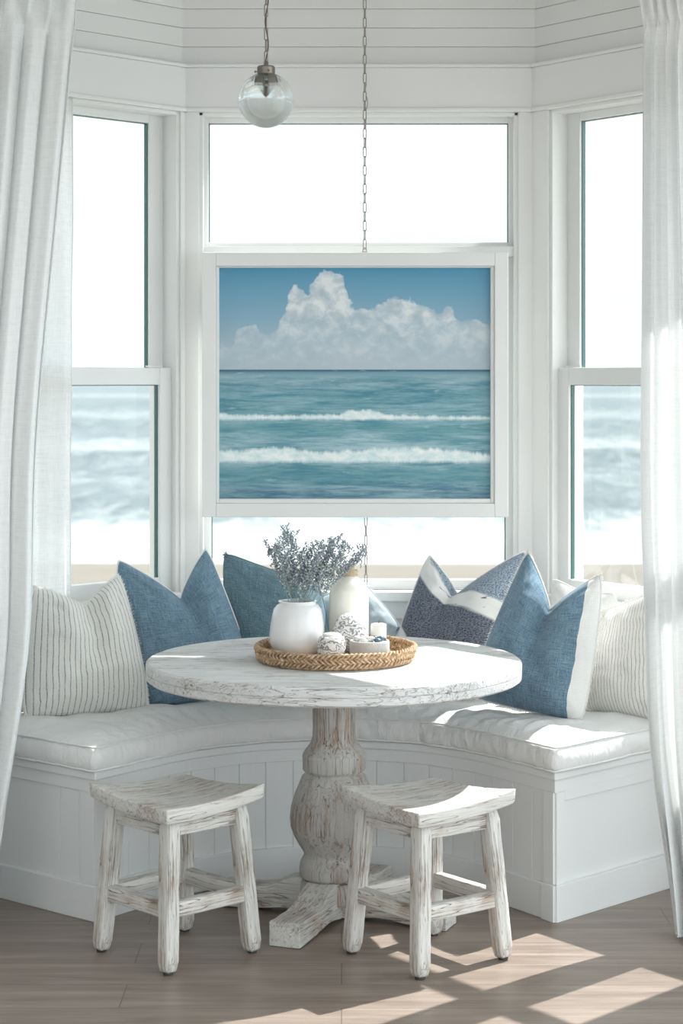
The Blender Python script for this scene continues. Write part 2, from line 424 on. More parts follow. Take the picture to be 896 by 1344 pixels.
# window_1: centre. transom above, picture hung across, light below
w1 = bpy.data.objects.new('window_1', None); COL.objects.link(w1); struct(w1)
casing(w1, FM_B, bx0+.012, bx1-.012, -.482, .598)
sash(w1, FM_B, -.474, .590, 2.014, 2.462, .021, -.062, -.022, name='transom_sash')
sash(w1, FM_B, -.474, .590, SILL+.01, 1.99, .030, -.062, -.022, name='lower_sash')
bm = bmesh.new(); box(bm, -.474, .590, -.07, .012, 1.985, 2.020, FM_B); obj('transom_bar', bm, M_sash, w1, bevel=.003)
bm = bmesh.new(); box(bm, -.50, .617, -.1, .055, SILL-.026, SILL+.006, FM_B); box(bm, -.49, .607, 0, .02, SILL-.09, SILL-.026, FM_B)
obj('window_sill', bm, M_trim, w1, bevel=.004)
def wing_window(name, M, sgn, g):
    w = bpy.data.objects.new(name, None); COL.objects.link(w); struct(w)
    X = lambda s: s*sgn
    def bxs(bm, s0, s1, y0, y1, z0, z1): box(bm, min(X(s0), X(s1)), max(X(s0), X(s1)), y0, y1, z0, z1, M)
    a = g-.078; e = WEND+.05
    casing(w, M, min(X(.012), X(e+.1)), max(X(.012), X(e+.1)), min(X(a), X(e)), max(X(a), X(e)))
    x0, x1 = min(X(a+.012), X(e-.012)), max(X(a+.012), X(e-.012))
    # upper sash (outside track), lower sash (inside track)
    sash(w, M, x0, x1, 1.565, HEAD-.01, .062, -.078, -.046, wb=.035, wt=.030, name='upper_sash')
    sash(w, M, x0, x1, SILL+.004, 1.607, .052, -.040, -.004, wb=.052, wt=.058, name='lower_sash')
    bm = bmesh.new(); bxs(bm, g-.02, g+.05, -.004, .004, 1.609, 1.614) ; obj('sash_lip', bm, M_sash, w)
    # catch on the meeting rail
    bm = bmesh.new(); c = g+.42
    bxs(bm, c-.03, c+.03, -.042, -.012, 1.607, 1.612); bxs(bm, c-.012, c+.012, -.036, -.018, 1.612, 1.622); bxs(bm, c-.01, c+.045, -.03, -.022, 1.622, 1.628)
    obj('catch', bm, M_sash, w, bevel=.002)
    bm = bmesh.new(); bxs(bm, a-.03, e+.03, -.1, .055, SILL-.026, SILL+.006); bxs(bm, a-.02, e+.02, 0, .02, SILL-.09, SILL-.026)
    obj('window_sill', bm, M_trim, w, bevel=.004)
wing_window('window_2', FM_L, -1, gL); wing_window('window_3', FM_R, 1, gR)

# ------------------------------------------------------------------ the bench
Lc = Vector((-.712, 5.73)); Rc = Vector((.617, 5.73))
ctrl = [Lc, Vector((-.590, 5.895)), Vector((-.462, 6.045)), Vector((-.27, 6.175)), Vector((-.03, 6.225)), Vector((.20, 6.185)), Vector((.375, 6.06)), Vector((.505, 5.895)), Rc]
curve = [Vector((q[0], q[1])) for q in catmull([Vector((c.x, c.y, 0)) for c in ctrl], 8)]
LW = Vector((-1.215, 6.155))   # where the left end meets the wing wall
dl = (Vector((-1.02, 5.99))-Lc).normalized(); dr = Vector((.707, .707))
def hit(p, d, C, D):
    # p + d t = C + D s
    det = d.x*(-D.y)+D.x*d.y
    t = ((C.x-p.x)*(-D.y)+D.x*(C.y-p.y))/det
    return p+d*t
gap = .045
LW = hit(Lc, dl, CL+NL*gap, DL); RW = hit(Rc, dr, CR+NR*gap, DR)
bench = thing('window_bench', 'white painted curved window bench with tall plinth built into the bay', 'bench', (0,0,0))
back = [LW, CL+Vector((0.02,-gap)), CR+Vector((-.02,-gap)), RW]
def resample(P, n):
    L = [0]
    for a, b in zip(P, P[1:]): L.append(L[-1]+(b-a).length)
    out = []
    for i in range(n):
        d = L[-1]*i/(n-1); j = 0
        while j < len(P)-2 and L[j+1] < d: j += 1
        f = (d-L[j])/(L[j+1]-L[j]); out.append(P[j].lerp(P[j+1], min(1, f)))
    return out
def grooved(P, pitch, start, w=.004, dep=.004):
    """put small V grooves in a plan polyline"""
    L = [0]
    for a, b in zip(P, P[1:]): L.append(L[-1]+(b-a).length)
    def at(d):
        j = 0
        while j < len(P)-2 and L[j+1] < d: j += 1
        f = (d-L[j])/(L[j+1]-L[j]); q = P[j].lerp(P[j+1], f); t = (P[j+1]-P[j]).normalized()
        return q, Vector((t.y, -t.x))
    marks = [(d, P[i], None) for i, d in enumerate(L)]
    d = start
    gs = []
    while d < L[-1]-.03:
        gs.append(d); d += pitch
    marks = [m for m in marks if all(abs(m[0]-g) > w for g in gs) or m[0] in (0, L[-1])]
    for g in gs:
        for dd, k in ((g-w/2, 0), (g, -dep), (g+w/2, 0)):
            q, n = at(dd); marks.append((dd, q+n*k, None))
    marks.sort(key=lambda m: m[0]); return [m[1] for m in marks]
def solid(bm, P, z0, z1):
    a = [bm.verts.new((q.x, q.y, z0)) for q in P]; b = [bm.verts.new((q.x, q.y, z1)) for q in P]
    n = len(P)
    for i in range(n): bm.faces.new((a[i], a[(i+1) % n], b[(i+1) % n], b[i]))
    bm.faces.new(a[::-1]); bm.faces.new(b)
# the outline runs from the left wall point round the front to the right wall point; the room is on its right-hand side
endL = grooved([LW, Lc], .062, (LW-Lc).length-.165)[:]
endL = grooved([LW, Lc], .30, (LW-Lc).length-.19)
n1 = (LW-Lc).length
front = grooved(curve, .088, .055)
bm = bmesh.new(); body = [LW]+grooved([LW, Lc], .082, n1-.150)[1:-1]+front+[RW]
bodyb = back[::-1][1:-1]
solid(bm, body+bodyb, .0, .41); obj('body', bm, M_bench, bench)
line = [LW]+curve+[RW]
def band(name, o0, o1, z0, z1, bev=.002, mat=M_bench):
    bm = bmesh.new(); strip(bm, offset(line, o1), offset(line, o0), z0, z1); return obj(name, bm, mat, bench, bevel=bev)
band('plinth', -.01, .012, 0, .104, .004)
band('top_rail', -.01, .007, .372, .41)
bm = bmesh.new(); sb = offset(line, .018); solid(bm, [q for q in sb]+bodyb, .41, .4365); obj('seat_board', bm, M_bench, bench, bevel=.005)
# stiles: corner posts and the frame of the right end panel
bm = bmesh.new()
RR = frameM(Rc, dr)         # local x along the right end, y outwards
LL = frameM(LW, (Lc-LW))    # local x along the left end
nR = (RW-Rc).length; nL = (Lc-LW).length
box(bm, 0, .035, -.008, .007, .104, .372, RR); box(bm, .035, nR-.02, -.008, .007, .345, .373, RR)
obj('right_corner_stile', bm, M_bench, bench, bevel=.001)
bm = bmesh.new(); box(bm, nL-.052, nL, -.008, .007, .104, .372, LL)
obj('left_corner_stile', bm, M_bench, bench, bevel=.001)
bm = bmesh.new()            # plinth block at the right corner
box(bm, -.012, nR-.01, .0, .017, 0, .106, RR)
tR = (curve[-2]-curve[-1]).normalized(); FR_ = frameM(Rc, -tR)
box(bm, -.045, .012, .0, .017, 0, .106, FR_)
obj('plinth_block', bm, M_bench, bench, bevel=.002)
bm = bmesh.new(); box(bm, -.045, .0, -.01, .007, .106, .372, FR_); obj('front_stile', bm, M_bench, bench, bevel=.001)

# ------------------------------------------------------------------ the long cushion
def cushion():
    root = thing('bench_cushion', 'long white linen seat cushion curving along the window bench', 'cushion', (0,0,0))
    fr = offset(line, .020)
    # front from left corner to right corner
    A = fr[1:-1]; A = resample(A, 97)
    gl, gr = fr[0], fr[-1]
    Bk = [gl+Vector((0.0, 0)), CL+Vector((.03,-gap-.01)), CR+Vector((-.03,-gap-.01)), gr]
    # match the back line to the front line: wings get straight, centre gets the back wall
    Bk = resample([Bk[0], Bk[1]], 38)[:-1]+resample([Bk[1], Bk[2]], 22)+resample([Bk[2], Bk[3]], 38)[1:]
    Bk = resample(Bk, 97) if len(Bk) != 97 else Bk
    z0, zs = .4375, .507
    bm = bmesh.new(); nb = 26; uvl = bm.loops.layers.uv.new('uv')
    n = len(A); R = .022
    def zt(i, b):
        # crown of the cushion with tufts and puckers
        a = i/(n-1); e = min(1, min(a, 1-a)*n/5.0)
        ed = min(1, b/.12)*min(1, (1-b)/.08)
        p = A[i].lerp(Bk[i], b)
        w = .013*fnoise(p.x, p.y, 0, 6)+.006*fnoise(p.x, p.y, 3, 17)-.008*max(0, 1-abs(fnoise(p.x, p.y, 7, 5))*9)
        # creases that run away from the front edge
        w += .0055*math.sin(a*190+2*fnoise(p.x, p.y, 5, 4))*max(0, 1-abs(b-.12)/.25)
        return zs+(.030*math.sqrt(max(0, min(1, ed*e)))+w*ed*e)
    grid = []
    for i in range(n):
        row = []
        for j in range(nb+1):
            b = (j/nb); p = A[i].lerp(Bk[i], b)
            row.append(bm.verts.new((p.x, p.y, zt(i, b) if 0 < j < nb and 0 < i < n-1 else zs)))
        grid.append(row)
    low = []
    def side(vs):
        """rounded side wall below the boundary vertices vs, down to the board"""
        out = []
        for v, nrm in vs:
            col = [v]
            for (o, z) in ((.010, zs-.008), (.016, (zs+z0)/2+.008), (.016, (zs+z0)/2-.012), (.010, z0+.006), (.0, z0)):
                wob = .006*fnoise(v.co.x, v.co.y, z, 14)+.003*math.sin(85*(v.co.x-v.co.y)+60*z+4*fnoise(v.co.x, v.co.y, 0, 5))
                col.append(bm.verts.new((v.co.x+nrm.x*(o+wob), v.co.y+nrm.y*(o+wob), z)))
            out.append(col)
        return out
    ring = [(grid[0][j]) for j in range(nb, 0, -1)]+[grid[i][0] for i in range(n)]+[grid[n-1][j] for j in range(1, nb+1)]
    pl = [Vector((v.co.x, v.co.y)) for v in ring]; of = offset(pl, .01)
    sd = side([(v, (o-p)*100) for v, o, p in zip(ring, of, pl)])
    for C1, C2 in zip(sd, sd[1:]):
        for k in range(5): bm.faces.new((C1[k], C2[k], C2[k+1], C1[k+1]))
    for i in range(n-1):
        for j in range(nb): bm.faces.new((grid[i][j], grid[i+1][j], grid[i+1][j+1], grid[i][j+1]))
    bb = [bm.verts.new((grid[i][nb].co.x, grid[i][nb].co.y, z0)) for i in range(n)]
    for i in range(n-1): bm.faces.new((grid[i][nb], grid[i+1][nb], bb[i+1], bb[i]))
    for f in bm.faces:
        for lp in f.loops: lp[uvl].uv = (lp.vert.co.x+lp.vert.co.z, lp.vert.co.y)
    top_pts = [Vector((c[0].co.x, c[0].co.y, zs+.001))+Vector(((c[1].co-c[0].co).x, (c[1].co-c[0].co).y, 0))*.5 for c in sd]
    low_pts = [Vector((c[4].co.x, c[4].co.y, z0+.004)) for c in sd]
    obj('cover', bm, FB['cushion'], root, smooth=True, sub=1)
    bm = bmesh.new(); tube(bm, top_pts, .0032, 6); tube(bm, low_pts, .0032, 6)
    obj('piping', bm, FB['white'], root, smooth=True)
cushion()

# ------------------------------------------------------------------ pillows
def pillow(label, Yc, basepx, psi, lean, tl, tr, br, bl, dent, T, kind, cat='pillow', back_kind=None, split=None, piping='fringe', n=44, seed=0, group='throw pillows along the window bench', chopw=1.0, fold=.8, tassel=None):
    psi = math.radians(psi); lean = math.radians(lean)
    k0 = (basepx[0]-CX)/F
    B = Vector((k0*Yc, Yc, EYE+(HY-basepx[1])/F*Yc))
    r = Vector((math.cos(psi), math.sin(psi), 0)); bk = Vector((-math.sin(psi), math.cos(psi), 0))
    u = Vector((0,0,1))*math.cos(lean)+bk*math.sin(lean); nr = r.cross(u).normalized()   # towards the viewer side
    if nr.y > 0: nr = -nr
    E = Vector((0,0,EYE))
    def loc(px, py):
        d = Vector(((px-CX)/F, 1, (HY-py)/F)); t = (B-E).dot(nr)/d.dot(nr); q = E+d*t-B
        return Vector((q.dot(r), q.dot(u)))
    c00, c10, c11, c01 = loc(*bl), loc(*br), loc(*tr), loc(*tl)
    dn = loc(*dent) if dent else None
    if dn is not None:
        ft = (dn-c01).dot(c11-c01)/(c11-c01).length_squared; ft = min(.85, max(.15, ft))
        top = c01.lerp(c11, ft); dv = dn-top
    root = thing('throw_pillow', label, cat, B, 0, group)
    bow = .02
    cen = (c00+c10+c11+c01)/4
    def P(s, t):
        a, b = (s+1)/2, (t+1)/2
        q = (c00*(1-a)+c10*a)*(1-b)+(c01*(1-a)+c11*a)*b
        # edges bow inwards between pointed corners
        dx = q-cen
        pull = bow*((1-s*s)*abs(t)**4*1.0+(1-t*t)*abs(s)**4*.8)
        q = q-dx*pull*1.2*(1.0)+Vector((dx.x*.08*(1-t*t), dx.y*.03*(1-s*s) if t < 0 else 0))-dx*(.045*(s*s*t*t)**4)
        if dn is not None:
            sp = (a-ft)/(ft if a < ft else 1-ft)
            g = max(0, 1-abs(sp)**(.80*chopw)); h = max(0, b)**2.6
            q = q+dv*g*h
        return q
    def thick(s, t):
        w = ((1-abs(s)**2.6)*(1-abs(t)**2.6)); w = max(0, w)**.62
        a, b = (s+1)/2, (t+1)/2
        w *= .90+.25*(1-b)
        if dn is not None:
            sp = (a-ft)/(ft if a < ft else 1-ft)
            w -= fold*max(0, 1-abs(sp)/.42)**1.3*max(0, (b-.30)/.70)**.8*w
            w += .30*math.exp(-((abs(sp)-.5)/.22)**2)*max(0, (b-.5)/.5)*w
        e = 1-max(abs(s), abs(t))**6
        wr = .16*fnoise(s+seed, t, 1, 2.2)+.09*(1-abs(fnoise(s*1.4+seed, t*2.0, 4, 2.4))*3.2)*.6+.03*fnoise(s+seed, t, 8, 8)
        # creases that run out of the corners
        for cs, ct in ((-1,-1), (1,-1), (1,1), (-1,1)):
            dd = math.hypot(s-cs, t-ct); an = math.atan2(t-ct, s-cs)
            wr += .055*math.sin(an*15+seed)*math.exp(-dd*dd/.4)
        return max(0, w+wr*e*min(1, w*3))*T
    rim = {}
    def build(front):
        bm = bmesh.new(); uvl = bm.loops.layers.uv.new('uv'); vs = []; uvs = {}
        for i in range(n+1):
            row = []
            for j in range(n+1):
                s = math.sin((i/n*2-1)*PI/2*.94)/math.sin(PI/2*.94); t = math.sin((j/n*2-1)*PI/2*.94)/math.sin(PI/2*.94)
                p = P(s, t); d = thick(s, t)*(1 if front else -.75)
                v = bm.verts.new(r*p.x+u*p.y+nr*d); row.append(v); uvs[v] = ((s+1)/2*1.0+.0, (t+1)/2)
            vs.append(row)
        for i in range(n):
            for j in range(n):
                f = bm.faces.new((vs[i][j], vs[i+1][j], vs[i+1][j+1], vs[i][j+1]) if front else (vs[i][j+1], vs[i+1][j+1], vs[i+1][j], vs[i][j]))
                for lp in f.loops: lp[uvl].uv = uvs[lp.vert]
                if front and split and ((i+.5)/n) > split: f.material_index = 1
        return bm
    bmf = build(True); 
    mats = [FB[kind], FB[back_kind or kind]]
    obj('front_cover', bmf, mats, root, smooth=True, normals=False)
    obj('back_cover', build(False), FB[back_kind or kind], root, smooth=True, normals=False)
    pts = []
    for k in range(4*n):
        q, m = divmod(k, n); f = math.sin((m/n*2-1)*PI/2*.94)/math.sin(PI/2*.94)
        s, t = ((f, -1), (1, f), (-f, 1), (-1, -f))[q]
        p = P(s, t); pts.append(r*p.x+u*p.y)
    if piping:
        bm = bmesh.new(); tube(bm, pts, .0034, 6, closed=True)
        if piping == 'fringe':      # a short frayed edge
            rnd = random.Random(seed)
            for i in range(len(pts)):
                a, b = pts[i-1], pts[i]; out = (b-(r*cen.x+u*cen.y)).normalized()
                for q in range(3):
                    p = a.lerp(b, (q+.5)/3); tip = p+out*(.007+.004*rnd.random())+Vector((rnd.uniform(-.003,.003), rnd.uniform(-.003,.003), rnd.uniform(-.003,.003)))
                    tube(bm, [p, p.lerp(tip, .5), tip], [.0011, .001, .0004], 4)
        obj('frayed_edge' if piping == 'fringe' else 'piping', bm, FB['fringe' if piping == 'fringe' else piping], root, smooth=True)
    if tassel:
        for name_px in tassel:
            q = loc(*name_px); p0 = r*q.x+u*q.y; bm = bmesh.new(); rnd = random.Random(seed+5)
            for i in range(34):
                d = Vector((rnd.gauss(0, .6), rnd.gauss(-.3, .5), rnd.gauss(-.5, .6))).normalized()*rnd.uniform(.010, .020)
                tube(bm, [p0, p0+d*.5+nr*.003, p0+d], [.0012, .001, .0006], 4)
            obj('tassel', bm, FB['teal'], root, smooth=True)
    return root

pillow('cream pillow with thin grey stripes beside the left curtain', 6.15, (115, 940), 28, 13, (43,768), (157,752), (196,932), (33,945), (112,795), .085, 'stripe', seed=1)
pillow('blue linen pillow with a deep chop, between the striped pillow and the teal pillow', 6.35, (245, 935), 18, 10, (152,732), (271,716), (336,905), (182,936), (236,786), .085, 'blue', back_kind='white', seed=2, piping='white')
pillow('dark teal pillow leaning behind the white vase', 6.46, (360, 925), 8, 12, (293,724), (420,768), (440,930), (312,930), None, .07, 'teal', seed=3, piping='teal', tassel=[(296,727)])
pillow('pale grey blue pillow half hidden behind the cream bottle', 6.56, (470, 925), -2, 5, (405,790), (474,760), (526,826), (440,925), None, .055, 'pale', seed=4, piping='pale', tassel=[(524,824)])
pillow('navy and white patterned pillow with a sunken top, right of the bottle', 6.42, (590, 925), -12, 10, (562,726), (692,720), (668,915), (512,880), (600,780), .075, 'navy', seed=5, piping='white')
pillow('blue linen pillow with a white side panel, in front of the right window', 6.10, (700, 945), -28, 9, (692,720), (790,752), (764,948), (615,915), (722,800), .09, 'blue', back_kind='white', seed=6, split=.79, piping='fringe')
pillow('plain white pillow tucked behind the blue pillow at the right window', 6.30, (780, 935), -40, 8, (724,758), (806,776), (836,935), (735,930), (775,782), .05, 'white', seed=7, piping='white')
pillow('cream pillow with thin grey stripes beside the right curtain', 6.13, (815, 940), -36, 8, (790,802), (862,775), (872,945), (768,932), None, .07, 'stripe', seed=8)

# ------------------------------------------------------------------ pedestal table
TC = Vector((-.022, 5.80)); TR = .549; TZ = .750; TT = .056
table = thing('pedestal_table', 'round whitewashed wooden table on a turned pedestal with four feet', 'table', (TC.x, TC.y, 0))
bm = bmesh.new()
prof = [(0,TZ)]+[(TR*k/14, TZ) for k in range(1, 14)]+[(TR-.008,TZ), (TR-.001,TZ-.006), (TR,TZ-.012), (TR-.0005,TZ-.027), (TR-.004,TZ-.029), (TR-.0005,TZ-.031), (TR-.002,TZ-TT+.006), (TR-.010,TZ-TT), (TR*.6,TZ-TT), (0,TZ-TT)]
lathe(bm, prof, 128)
for v in bm.verts:
    q = Vector((v.co.x, v.co.y)); rr = q.length
    k = 1+.0022*fnoise(v.co.x, v.co.y, v.co.z*4, 9) if rr > .4 else 1
    v.co.x *= k; v.co.y *= k; v.co.z += .0010*fnoise(v.co.x, v.co.y, 2, 10) if rr > .05 else 0
obj('tabletop', bm, W_top, table, smooth=True).modifiers.new('e', 'EDGE_SPLIT').split_angle = math.radians(38)
def zp(py): return EYE-(py-HY)*5.80/F
def rp(w): return w*5.80/F
prof = [(0,.694),(rp(44),.694),(rp(44),.680),(rp(28),.678)]
for w, py in ((28,935),(27.5,955),(28,966),(31,975),(37,983),(40.5,988),(41.5,992),(41,994),(41,1008),(39.5,1011),(36,1013.5),(38,1015),(42,1018),(46,1028),(52,1043),(56,1058),(57.5,1072),(56.5,1084),(52,1096),(45.5,1108),(40.5,1116),(39,1120),(40.5,1123),(44,1130),(45.5,1138),(45,1146),(43,1150)):
    prof.append((rp(w), zp(py)))
prof.append((0, prof[-1][1]))
bm = bmesh.new(); lathe(bm, prof[::-1], 64, fn=lambda a, z: 1+.010*fnoise(math.cos(a)*3, math.sin(a)*3, z*9)+.006*math.cos(8*a)-(.05*math.exp(-((((a-4.70) % (2*PI))-0)/.018)**2)+.05*math.exp(-(((a-4.70) % (2*PI)-2*PI)/.018)**2)))
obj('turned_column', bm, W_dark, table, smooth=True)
FA = math.radians(248)      # direction of the foot that points to the viewer's left
bm = bmesh.new()
zt_ = zp(1152)
oct_ = [];
for k in range(8):
    a = FA+PI/8+k*PI/4; oct_.append(Vector((math.cos(a), math.sin(a)))*.102)
rings = []
for (z, f) in ((.045, 1.0), (.06, 1.02), (zt_-.02, 1.0), (zt_, .96)):
    rings.append([bm.verts.new((q.x*f, q.y*f, z)) for q in oct_])
for A, B in zip(rings, rings[1:]):
    for k in range(8): bm.faces.new((A[k], A[(k+1) % 8], B[(k+1) % 8], B[k]))
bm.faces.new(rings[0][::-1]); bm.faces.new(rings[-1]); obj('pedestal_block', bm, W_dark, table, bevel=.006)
for k in range(4):
    a = FA+k*PI/2
    bm = bmesh.new(); hw = .046
    secs = [(.04,.115,.0),(.10,.112,.0),(.14,.100,.0),(.19,.078,.0),(.24,.070,0),(.355,.068,0),(.362,.064,0)]
    pr = []
    for (x, zt2, z0_) in secs: 
        arch = .018*max(0, 1-abs(x-.15)/.14)
        pr.append([bm.verts.new((x, y, z)) for (y, z) in ((-hw,arch+.0015),(hw,arch+.0015),(hw,zt2),(-hw,zt2))])
    for A, B in zip(pr, pr[1:]):
        for q in range(4): bm.faces.new((A[q], A[(q+1) % 4], B[(q+1) % 4], B[q]))
    bm.faces.new(pr[0][::-1]); bm.faces.new(pr[-1])
    bmesh.ops.subdivide_edges(bm, edges=bm.edges, cuts=2, use_grid_fill=True)
    for v in bm.verts: v.co += Vector((0, fnoise(v.co.x+k, v.co.y, v.co.z, 25)*.002, fnoise(v.co.x, v.co.y+k, v.co.z, 22)*.002))
    for v in bm.verts: v.co.z = max(.0, v.co.z)
    f = obj('foot', bm, W[0], table, bevel=.004); f.rotation_euler = (0,0,a)

# ------------------------------------------------------------------ stools
BM = {}
def beam(name, p0, p1, w, h, mat, parent, ends=.0, seed=0, bev=.005, side=None):
    """a hand cut bar from p0 to p1; w across, h up"""
    p0, p1 = Vector(p0), Vector(p1); L = (p1-p0).length; x = (p1-p0).normalized()
    y = side.copy() if side else Vector((0,0,1)).cross(x)
    y = (y-x*y.dot(x)).normalized(); z = x.cross(y)
    bm = bmesh.new(); N = 14; rings = []
    for i in range(N+1):
        f = i/N; sh = 1.0
        if ends and i in (0, N): sh = 1-ends
        ring = []
        for (a, b) in ((-1,-1),(0,-1.0),(1,-1),(1,0),(1,1),(0,1.0),(-1,1),(-1,0)):
            nz = 1+.055*fnoise(f*L*14+seed, a*2, b*2+seed, 1)
            ring.append(bm.verts.new((f*L, a*w/2*sh*nz, b*h/2*sh*nz)))
        rings.append(ring)
    for A, B in zip(rings, rings[1:]):
        for k in range(8): bm.faces.new((A[k], A[(k+1) % 8], B[(k+1) % 8], B[k]))
    bm.faces.new(rings[0][::-1]); bm.faces.new(rings[-1])
    o = obj(name, bm, mat, parent, bevel=bev)
    for p in o.data.polygons: p.use_smooth = True
    BM[o.name] = Matrix(((x.x,y.x,z.x,p0.x),(x.y,y.y,z.y,p0.y),(x.z,y.z,z.z,p0.z),(0,0,0,1)))
    o.matrix_local = Matrix(((x.x,y.x,z.x,p0.x),(x.y,y.y,z.y,p0.y),(x.z,y.z,z.z,p0.z),(0,0,0,1)))
    return o
def stool(c, ang, label, seed):
    root = thing('wooden_stool', label, 'stool', (c[0], c[1], 0), math.radians(ang), 'low whitewashed stools in front of the table')
    H = .172; N = 22; bm = bmesh.new()
    def top(u, v):
        d = (u-v)/2
        return .434+.024*d*d*abs(d)**.3+.006*(u*u+v*v)/2-.004*(1-u*u)*(1-v*v)+.0014*fnoise(u+seed, v*3, 0, 3)
    g = [[None]*(N+1) for _ in range(N+1)]; lo = [[None]*(N+1) for _ in range(N+1)]
    for i in range(N+1):
        for j in range(N+1):
            u, v = i/N*2-1, j/N*2-1
            x, y = u*H, v*H
            rnd = .006*fnoise(u*3+seed, v*3, 2); x += rnd*abs(u)**8; y += rnd*abs(v)**8
            g[i][j] = bm.verts.new((x, y, top(u, v)))
            ed = max(abs(u), abs(v))
            lo[i][j] = bm.verts.new((x*(1-.018*ed), y*(1-.018*ed), top(u, v)-.040-.004*(1-ed)))
    for i in range(N):
        for j in range(N):
            bm.faces.new((g[i][j], g[i+1][j], g[i+1][j+1], g[i][j+1])); bm.faces.new((lo[i][j+1], lo[i+1][j+1], lo[i+1][j], lo[i][j]))
    bd = [(i,0) for i in range(N)]+[(N,j) for j in range(N)]+[(i,N) for i in range(N,0,-1)]+[(0,j) for j in range(N,0,-1)]
    for a, b in zip(bd, bd[1:]+bd[:1]): bm.faces.new((g[a[0]][a[1]], lo[a[0]][a[1]], lo[b[0]][b[1]], g[b[0]][b[1]]))
    o = obj('seat', bm, W[0], root, bevel=.005)
    for p in o.data.polygons: p.use_smooth = True
    t_, b_ = .118, .146; zt2 = .405
    legs = {}
    for sx, sy in ((-1,-1),(1,-1),(1,1),(-1,1)):
        p1 = Vector((sx*t_, sy*t_, zt2)); p0 = Vector((sx*b_, sy*b_, .0065))
        legs[(sx, sy)] = (p0, p1)
        lg = beam('leg', p0, p1, .043, .043, W[0], root, ends=.22, seed=seed+sx*2+sy, side=Vector((1,0,0)), bev=.006)
        bm = bmesh.new(); lathe(bm, [(0,0),(.013,0),(.014,.004),(.013,.009),(0,.009)], 16)
        ft = obj('foot_pad', bm, M_rubber, lg); ft.matrix_local = BM[lg.name].inverted() @ Matrix.Translation((p0.x, p0.y, 0))
    def at(k, z):
        p0, p1 = legs[k]; return p0.lerp(p1, (z-p0.z)/(p1.z-p0.z))
    ks = [(-1,-1),(1,-1),(1,1),(-1,1)]
    for i in range(4):
        a, b = ks[i], ks[(i+1) % 4]
        beam('apron', at(a, .375), at(b, .375), .022, .040, W[0], root, seed=seed+i, bev=.003)
        z = .165
        beam('stretcher', at(a, z), at(b, z), .030, .042, W[0], root, seed=seed+i+9, bev=.004)
    return root
stool((-.451, 5.425), 43.5, 'whitewashed square stool with a dished seat in front of the bench\'s left corner', 3)
stool((.232, 5.385), 37.5, 'whitewashed square stool with a sunlit dished seat in front of the table pedestal', 11)

# ------------------------------------------------------------------ tray and what stands on it
TX, TY = -.018, 5.77
tray = thing('woven_tray', 'round shallow woven seagrass tray on the whitewashed table', 'tray', (TX, TY, TZ+.0015))
bm = bmesh.new(); lathe(bm, [(0,.0),(.222,.0),(.226,.004),(.222,.008),(0,.007)], 64)
for k in range(10):
    tube(bm, [((.02+k*.0208)*math.cos(a*2*PI/48), (.02+k*.0208)*math.sin(a*2*PI/48), .0085) for a in range(48)], .0052, 6, closed=True)
obj('tray_bottom', bm, M_wick, tray, smooth=True)
bm = bmesh.new()
for row in range(3):
    R0 = .2235+.0030*row; zc = .0115+row*.0135; turns = 34
    for strand in range(3):
        N = turns*8; pts = []
        for i in range(N):
            a = 2*PI*i/N; ph = turns*a+strand*2*PI/3
            rr = R0+.0056*math.cos(ph)+.0012*math.sin(a*7+row); pts.append((rr*math.cos(a), rr*math.sin(a), zc+.0062*math.sin(ph)*(1 if row != 1 else -1)+.0010*math.sin(a*5+row)))
        tube(bm, pts, .0040, 6, closed=True)
obj('woven_rim', bm, M_wick, tray, smooth=True)
ZB = TZ+.0155
# the white vase
vase = thing('ceramic_vase', 'squat glossy white ceramic vase holding dried sprigs on the tray', 'vase', (-.128, 5.775, ZB))
bm = bmesh.new(); k = .0825/.0825
pr = [(0,.0),(.052,.0),(.060,.004),(.074,.018),(.0815,.036),(.082,.055),(.079,.085),(.0745,.112),(.069,.134),(.060,.145),(.0545,.1485),(.0525,.150),(.054,.153),(.0565,.1555),(.0555,.1575),(.051,.158),(.0485,.156),(.048,.150),(.055,.135),(.068,.10),(.074,.06),(.066,.02),(.05,.008),(0,.007)]
lathe(bm, pr, 72, fn=lambda a, z: 1+.020*fnoise(math.cos(a)*1.6, math.sin(a)*1.6, z*7)+.008*fnoise(math.cos(a)*4, math.sin(a)*4, z*5))
obj('vase_body', bm, M_ceram, vase, smooth=True)
# the cream bottle
bot = thing('cream_bottle', 'cream glass bottle with a short twine wrapped neck behind the sprigs', 'bottle', (.022, 5.875, ZB))
bm = bmesh.new()
lathe(bm, [(0,0),(.052,0),(.057,.006),(.0585,.02),(.0585,.15),(.057,.175),(.050,.197),(.038,.211),(.026,.218),(.022,.224),(.022,.236),(.0175,.236),(.0175,.222),(0,.215)], 56)
obj('bottle_body', bm, M_cream, bot, smooth=True)
bm = bmesh.new()
for q in range(4): tube(bm, [(.0245*math.cos(a*2*PI/24), .0245*math.sin(a*2*PI/24), .2225+q*.0042) for a in range(24)], .0026, 6, closed=True)
obj('twine', bm, M_cork, bot, smooth=True)
bm = bmesh.new(); lathe(bm, [(0,.216),(.0170,.224),(.0172,.240),(.0165,.246),(0,.246)], 24); obj('cork', bm, M_cork, bot, smooth=True)
